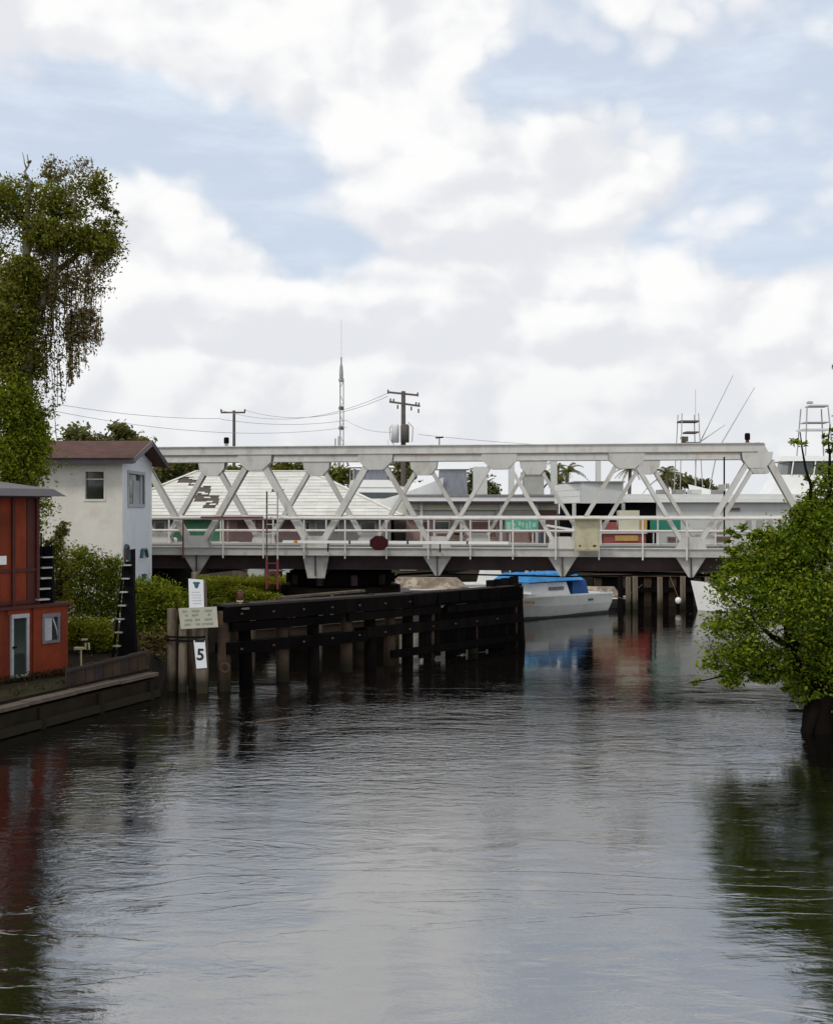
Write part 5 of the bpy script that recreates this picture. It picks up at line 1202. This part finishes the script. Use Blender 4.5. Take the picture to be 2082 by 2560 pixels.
def left_tree():
    D = 26.0
    root = thing('vine_draped_tree', 'tall vine-draped tree with hanging sprays above the red house', 'tree', (P(55, 0, D).x, D, .8))
    k = D / F
    mb = MB(); limb(mb, P(45, 1660, D), P(72, 470, D), .30, .06, .25, 1, 10)
    limb(mb, P(60, 900, D), P(190, 470, D - .3), .16, .03, .25, 2); limb(mb, P(60, 760, D), P(265, 560, D + .3), .12, .02, .25, 3); limb(mb, P(50, 1000, D), P(-60, 500, D + .5), .2, .04, .3, 4); limb(mb, P(62, 650, D), P(130, 440, D + .4), .09, .02, .15, 8)
    limb(mb, P(70, 480, D), P(68, 385, D), .05, .012, .1, 5, 5); limb(mb, P(66, 420, D), P(56, 380, D), .02, .008, .03, 6, 4)
    limb(mb, P(80, 700, D), P(205, 780, D + .2), .07, .015, .2, 7)
    mb.build('trunk', M_barkp, root, True)
    mb = MB(); limb(mb, P(20, 1660, D - .6), P(40, 900, D - .5), .28, .1, .25, 11, 8); mb.build('trunk', M_bark, root, True)
    B = lambda px, py, rx, ry, n, dz=0.0: ((P(px, py, D + dz)), (rx * k, min(rx, ry) * k * 1.1, ry * k), n)
    mass = [B(15, 500, 60, 70, 1500), B(-40, 560, 90, 110, 1000), B(110, 540, 60, 80, 900), B(170, 500, 70, 60, 1100), B(240, 480, 45, 50, 420), B(150, 590, 90, 50, 2200, -.3), B(245, 610, 60, 45, 1300), B(270, 560, 30, 50, 240),
            B(60, 690, 55, 60, 1500, -.4), B(20, 760, 70, 100, 2600, -.5), B(90, 760, 35, 120, 1000), B(30, 880, 65, 100, 2600, -.4), B(80, 900, 30, 90, 900),
            B(30, 1000, 75, 70, 2600, -.6), B(75, 1060, 48, 75, 1900, -.4), B(40, 1140, 80, 80, 2600, -.5), B(90, 1130, 32, 90, 1300), B(20, 1230, 90, 60, 900, -.3), B(70, 450, 16, 40, 130), B(70, 400, 8, 12, 12), B(60, 1290, 60, 80, 900), B(-30, 800, 80, 250, 1500)]
    zlow = P(0, 960, D).z          # below this the trunk is wrapped in a fresher green vine
    for sel, nm, lm_, sd_ in ((lambda z: z >= zlow, 'crown', L_left, 21), (lambda z: z < zlow, 'climbing_vine', L_bush, 24)):
        leaf_mesh(nm, cloud_pts([(c_, r_, int(n_ * 2.3)) for c_, r_, n_ in mass if sel(c_.z)], sd_, .28, 60), .088, lm_, root, .5, .2, sd_ + 1, droop=.6)
    dry = [B(150, 640, 70, 50, 900), B(200, 700, 65, 50, 800), B(260, 650, 36, 45, 450), B(150, 430, 55, 35, 350), B(215, 430, 45, 35, 220), B(200, 820, 40, 45, 650), B(215, 790, 35, 30, 300), B(140, 730, 45, 60, 500), B(275, 500, 25, 50, 120)]
    leaf_mesh('dry_leaves', cloud_pts([(c_, r_, int(n_ * 2.0)) for c_, r_, n_ in dry], 31, .3, 40), .078, L_dry, root, .45, .1, 32, droop=.8)
    # hanging vine sprays
    r_ = np.random.default_rng(41); pts = []; vm = MB()
    for i in range(75):
        x = r_.uniform(95, 250); y0 = r_.uniform(620, 840); y1 = y0 + r_.uniform(90, 260)
        lim = 1000 - max(0, x - 150) * 1.6; y1 = min(y1, lim + r_.uniform(-25, 25))
        if y1 < y0 + 30: continue
        dd = D + r_.uniform(-.8, .8); xe = x + r_.uniform(-16, 16)
        vm.tube([P(x, y0, dd), P((x + xe) / 2 + r_.uniform(-5, 5), (y0 + y1) / 2, dd), P(xe, y1, dd)], .008, 3)
        m = int((y1 - y0) / 3.4)
        for j in range(m):
            u = r_.random() ** .8; pts.append(tuple(P(x + (xe - x) * u + r_.normal() * 4.5, y0 + (y1 - y0) * u + r_.normal() * 3, dd + r_.normal() * .07)))
    for j in range(30): pts.append(tuple(P(133 + r_.normal() * 5, r_.uniform(990, 1040), D + r_.normal() * .05)))
    for j in range(8): pts.append(tuple(P(140 + r_.normal() * 1.5, r_.uniform(1040, 1085), D)))
    vm.tube([P(130, 985, D), P(136, 1030, D), P(141, 1095, D)], .008, 3)
    vm.build('vine', M_bark, root); leaf_mesh('vine_leaves', pts, .085, L_dry, root, .5, .1, 42, droop=1.0)
left_tree()

def right_tree():
    D = 20.2; k = D / F
    root = thing('waterside_tree', 'dense green tree leaning over the water at the right edge', 'tree', (P(2045, 0, D).x, D, -.3))
    mb = MB(); limb(mb, P(2030, 1900, D), P(2062, 1700, D), .34, .25, .04, 1, 6); limb(mb, P(2075, 1880, D + .3), P(2075, 1720, D + .1), .16, .14, .04, 15, 5); limb(mb, P(2005, 1880, D - .3), P(2040, 1760, D - .1), .09, .12, .04, 16, 5); limb(mb, P(2110, 1880, D - .2), P(2070, 1740, D), .08, .1, .05, 17, 5); limb(mb, P(2060, 1700, D), P(2100, 1600, D), .22, .1, .05, 18, 5)
    limb(mb, P(2048, 1740, D), P(2150, 1560, D + .3), .16, .07, .1, 2); limb(mb, P(2048, 1740, D), P(1960, 1560, D - .2), .13, .03, .15, 3); limb(mb, P(2050, 1730, D), P(2060, 1300, D), .13, .03, .2, 4)
    limb(mb, P(1990, 1640, D), P(1830, 1500, D - .3), .06, .015, .12, 5); limb(mb, P(2040, 1450, D), P(1890, 1330, D), .05, .012, .1, 6); limb(mb, P(2050, 1340, D), P(2000, 1080, D), .05, .01, .1, 7)
    limb(mb, P(1990, 1650, D), P(1720, 1708, D - .5), .03, .008, .1, 8); limb(mb, P(2060, 1300, D), P(2075, 1060, D), .05, .01, .1, 9); limb(mb, P(2110, 1200, D), P(2090, 915, D), .04, .006, .1, 19)
    mb.build('trunk', M_bark, root, True)
    B = lambda px, py, rx, ry, n, dz=0.0: ((P(px, py, D + dz)), (rx * k, min(rx, ry) * k * 1.4, ry * k), n)
    mass = [B(2010, 1500, 130, 110, 3000, -.3), B(1900, 1480, 110, 90, 3000, -.2), B(1830, 1600, 75, 75, 1500, -.1), B(1830, 1670, 65, 45, 900), B(1920, 1640, 90, 60, 1600), B(2040, 1640, 70, 70, 1300), B(2000, 1720, 40, 40, 420), B(2085, 1700, 50, 50, 1000), B(2030, 1745, 22, 18, 130), B(2090, 1765, 25, 25, 240), B(1950, 1690, 50, 30, 350), B(1890, 1680, 50, 30, 350), B(2090, 1600, 80, 140, 1800),
            B(1960, 1390, 110, 75, 2600, .1), B(2050, 1340, 90, 90, 2600), B(2085, 1230, 60, 75, 1500, .2), B(2030, 1290, 60, 50, 1100), B(2115, 1150, 45, 90, 800), B(1860, 1390, 60, 40, 420, .2), B(1840, 1330, 35, 30, 150, .3), B(1815, 1450, 45, 80, 350), B(1990, 1285, 30, 25, 110), B(1915, 1345, 45, 35, 350),
            B(2068, 1110, 16, 26, 70), B(1992, 1115, 24, 22, 60), B(2085, 1060, 12, 30, 40), B(2086, 930, 9, 20, 26), B(2100, 990, 14, 30, 30), B(1730, 1704, 26, 10, 46, -.4), B(2180, 1400, 110, 300, 2600), B(1795, 1560, 30, 50, 200), B(2020, 1195, 18, 20, 30), B(1930, 1385, 60, 50, 700)]
    leaf_mesh('crown', cloud_pts([(c_, r_, int(n_ * 1.5)) for c_, r_, n_ in mass], 51, .25, 42), .085, L_right, root, .52, .45, 52)
right_tree()

def bush(name, label, D, blobs, n_leaf, size, lm, seed, base, group, cat='bush'):
    k = D / F; root = thing(name, label, cat, (P(base[0], 0, D).x, D, P(0, base[1], D).z), group)
    mb = MB()
    for i, (px, py, rx, ry, w) in enumerate(blobs):
        limb(mb, P(base[0] + (px - base[0]) * .2, base[1], D), P(px, py, D), .035, .01, .08, seed + i, 5)
    mb.build('stem', M_bark, root, True)
    tot = sum(b[4] for b in blobs)
    leaf_mesh('foliage', cloud_pts([((P(px, py, D)), (rx * k, min(rx, ry) * k * 1.2, ry * k), int(n_leaf * w / tot)) for px, py, rx, ry, w in blobs], seed, .32, 35), size, lm, root, .5, .3, seed + 1)
G_b = 'bushes on the left bank below the white house'
bush('leafy_bush', 'light green leafy bush below the white house, left of the step post', 27.6, [(200, 1400, 40, 45, 1), (240, 1430, 60, 50, 2), (180, 1470, 50, 60, 2), (270, 1500, 40, 60, 2), (220, 1540, 70, 60, 3), (290, 1440, 25, 50, 1)], 15000, .075, L_bush, 61, (225, 1640), G_b)
bush('leafy_bush', 'rounded green bush right of the step post beside the pile cluster', 27.0, [(370, 1480, 45, 40, 2), (400, 1500, 50, 45, 3), (350, 1540, 40, 60, 2), (410, 1560, 45, 40, 2), (430, 1500, 22, 30, 1)], 13000, .075, L_bush, 71, (380, 1640), G_b)
bush('leafy_bush', 'tall thin dark shrub against the white wall by the red house', 26.2, [(150, 1330, 18, 25, 1), (140, 1380, 28, 40, 2), (160, 1430, 26, 40, 2), (130, 1470, 30, 40, 2), (165, 1500, 20, 30, 1)], 4200, .08, L_left, 81, (150, 1620), G_b)
bush('leafy_bush', 'low yellowish bush at the foot of the step post', 26.0, [(230, 1590, 60, 40, 3), (190, 1580, 40, 35, 2), (270, 1610, 30, 25, 1)], 6000, .08, L_grass, 91, (230, 1650), G_b)
bush('leafy_bush', 'brownish shrub in shade beneath the rounded green bush', 26.6, [(390, 1610, 50, 40, 2), (350, 1620, 30, 30, 1)], 4000, .075, L_dry, 95, (380, 1660), G_b)
bush('leafy_bush', 'low green mound under the left end of the bridge behind the sign', 33.8, [(520, 1480, 60, 20, 2), (590, 1490, 70, 22, 3), (660, 1500, 60, 16, 2)], 8000, .09, L_grass, 97, (590, 1520), G_b)

def far_tree(label, D, blobs, n, seed, lm=None, size=.34, name='leafy_tree'):
    k = D / F; bx = blobs[0][0]
    root = thing(name, label, 'tree', (P(bx, 0, D).x, D, 1.3), 'trees behind the bridge and houses')
    mb = MB(); t = P(bx, blobs[0][1], D); limb(mb, (t.x, D, 1.3), t, .22, .08, .3, seed, 6)
    for i, b in enumerate(blobs[1:]): limb(mb, Vector((t.x, D, max(1.6, t.z - 1.8))), P(b[0], b[1], D), .1, .03, .2, seed + i, 5)
    mb.build('trunk', M_bark, root, True)
    tot = sum(b[4] for b in blobs)
    leaf_mesh('crown', cloud_pts([((P(px, py, D)), (rx * k, min(rx, ry) * k * 1.2, ry * k), int(n * w / tot)) for px, py, rx, ry, w in blobs], seed, .34, 30), size, lm or L_far, root, .55, .3, seed + 1)
far_tree('broad round-topped tree rising behind the red-brown roof', 52, [(200, 1110, 50, 40, 3), (180, 1090, 30, 22, 1), (320, 1100, 50, 35, 3), (300, 1075, 28, 22, 1.5), (345, 1120, 40, 30, 1), (255, 1120, 50, 30, 2)], 3400, 101, size=.26)
far_tree('dark green tree between the white house and the shingled roof', 70, [(430, 1180, 60, 38, 3), (480, 1165, 35, 25, 1), (390, 1195, 45, 30, 2)], 2600, 111)
far_tree('dark tree mass behind the ridge of the shingled roof', 76, [(715, 1180, 60, 26, 3), (600, 1185, 70, 22, 2), (660, 1178, 50, 24, 2)], 2600, 121, L_left)
far_tree('dark tree behind the right end of the shingled roof', 76, [(800, 1200, 45, 40, 3), (860, 1195, 30, 40, 1)], 1900, 131, L_left)
far_tree('bushy green tree just right of the transformer pole', 78, [(1000, 1190, 35, 45, 2), (985, 1220, 30, 40, 2), (1010, 1160, 20, 30, 1)], 1700, 141)
far_tree('small green tree standing behind the shed in the middle of the truss', 74, [(1195, 1195, 26, 28, 2), (1180, 1220, 24, 24, 1), (1215, 1222, 28, 24, 1.5), (1235, 1235, 16, 12, .5)], 1700, 151, size=.26)
far_tree('low dark tree line behind the square roof vent', 90, [(1340, 1185, 40, 12, 2), (1380, 1195, 30, 14, 1)], 900, 161)
far_tree('dark tree behind the boat works roof', 85, [(1740, 1215, 45, 20, 2), (1690, 1205, 40, 22, 2), (1780, 1225, 30, 12, 1)], 1500, 171)

def palm(px, py, D, seed, label, n=15, ln=1.7):
    c = P(px, py, D); root = thing('palm_tree', label, 'palm', (c.x, D, 1.3), 'palms behind the bridge')
    MB().tube([(c.x - .2, D, 1.3), (c.x - .1, D, (1.3 + c.z) / 2), tuple(c)], [.2, .15, .12], 8).build('trunk', M_pole, root, True)
    r_ = random.Random(seed); mb = MB()
    for i in range(n):
        a = 2 * math.pi * i / n + r_.uniform(-.2, .2); e = r_.uniform(-.3, 1.1); L_ = ln * r_.uniform(.75, 1.1); pts = []
        for j in range(7):
            u = j / 6; r2 = L_ * u; z = math.sin(e) * r2 - .62 * u * u * L_; pts.append(c + Vector((math.cos(a) * math.cos(e) * r2, math.sin(a) * math.cos(e) * r2, z)))
        mb.tube(pts, [.03 - .004 * j for j in range(7)], 4)
        for j in range(1, 7):
            t = (pts[j] - pts[j - 1]).normalized(); s_ = t.cross(Vector((0, 0, 1))).normalized()
            for h_ in (0, .5):
                b = pts[j - 1].lerp(pts[j], h_)
                for sg in (-1, 1):
                    w = .42 * (1 - .5 * j / 7) * ln / 1.7; tip = b + (s_ * sg + t * .8 - up(.5)).normalized() * w
                    mb.add([b - t * .05, b + t * .05, tip], [(0, 1, 2)])
    mb.build('fronds', L_far, root)
palm(1418, 1178, 72, 1, 'palm tree standing behind the white canopy box'); palm(1575, 1172, 80, 2, 'dark palm crown behind the upper right truss gusset'); palm(1668, 1185, 75, 3, 'palm with drooping fronds between truss diagonals at right', 16, 2.0); palm(1395, 1165, 95, 4, 'small distant palm left of the bigger palm behind the canopy box', 12, 1.5)
def weeds():
    r_ = np.random.default_rng(19); pts = []
    t = Vector((.377, .926, 0))
    for _ in range(260):
        s_ = r_.uniform(-2, 4.4); o_ = r_.uniform(.12, .5) ** 1.2; p = Vector((-7.63, 19.8, 0)) + t * s_ + Vector((-.926, .377, 0)) * o_; pts.append((p.x, p.y, .62 + r_.uniform(0, .12)))
    for _ in range(500):
        s_ = r_.uniform(-1.5, 1.7); p = Vector((-8.42, 21.85, 0)) + Vector((.575, .818, 0)) * s_ + Vector((.818, -.575, 0)) * r_.uniform(.03, .2); pts.append((p.x, p.y, .62 + r_.uniform(0, .16)))
    o = leaf_mesh('weeds', pts, .10, L_weed, None, .3, 0, 20, droop=-1.2); tag(o, 'dry weeds along the seawall and the foot of the red house', 'weeds', kind='stuff')
weeds()
def reeds():
    r_ = np.random.default_rng(77); pts = [tuple((P(x, 0, D).x, D, .9 + r_.uniform(0, .3))) for x, D in zip(r_.uniform(320, 430, 900), r_.uniform(26.5, 30, 900))]
    o = leaf_mesh('undergrowth', pts, .22, L_bush, None, .3, 0, 78, droop=-1); tag(o, 'rough green undergrowth on the bank below the white house', 'undergrowth', kind='stuff')
reeds()
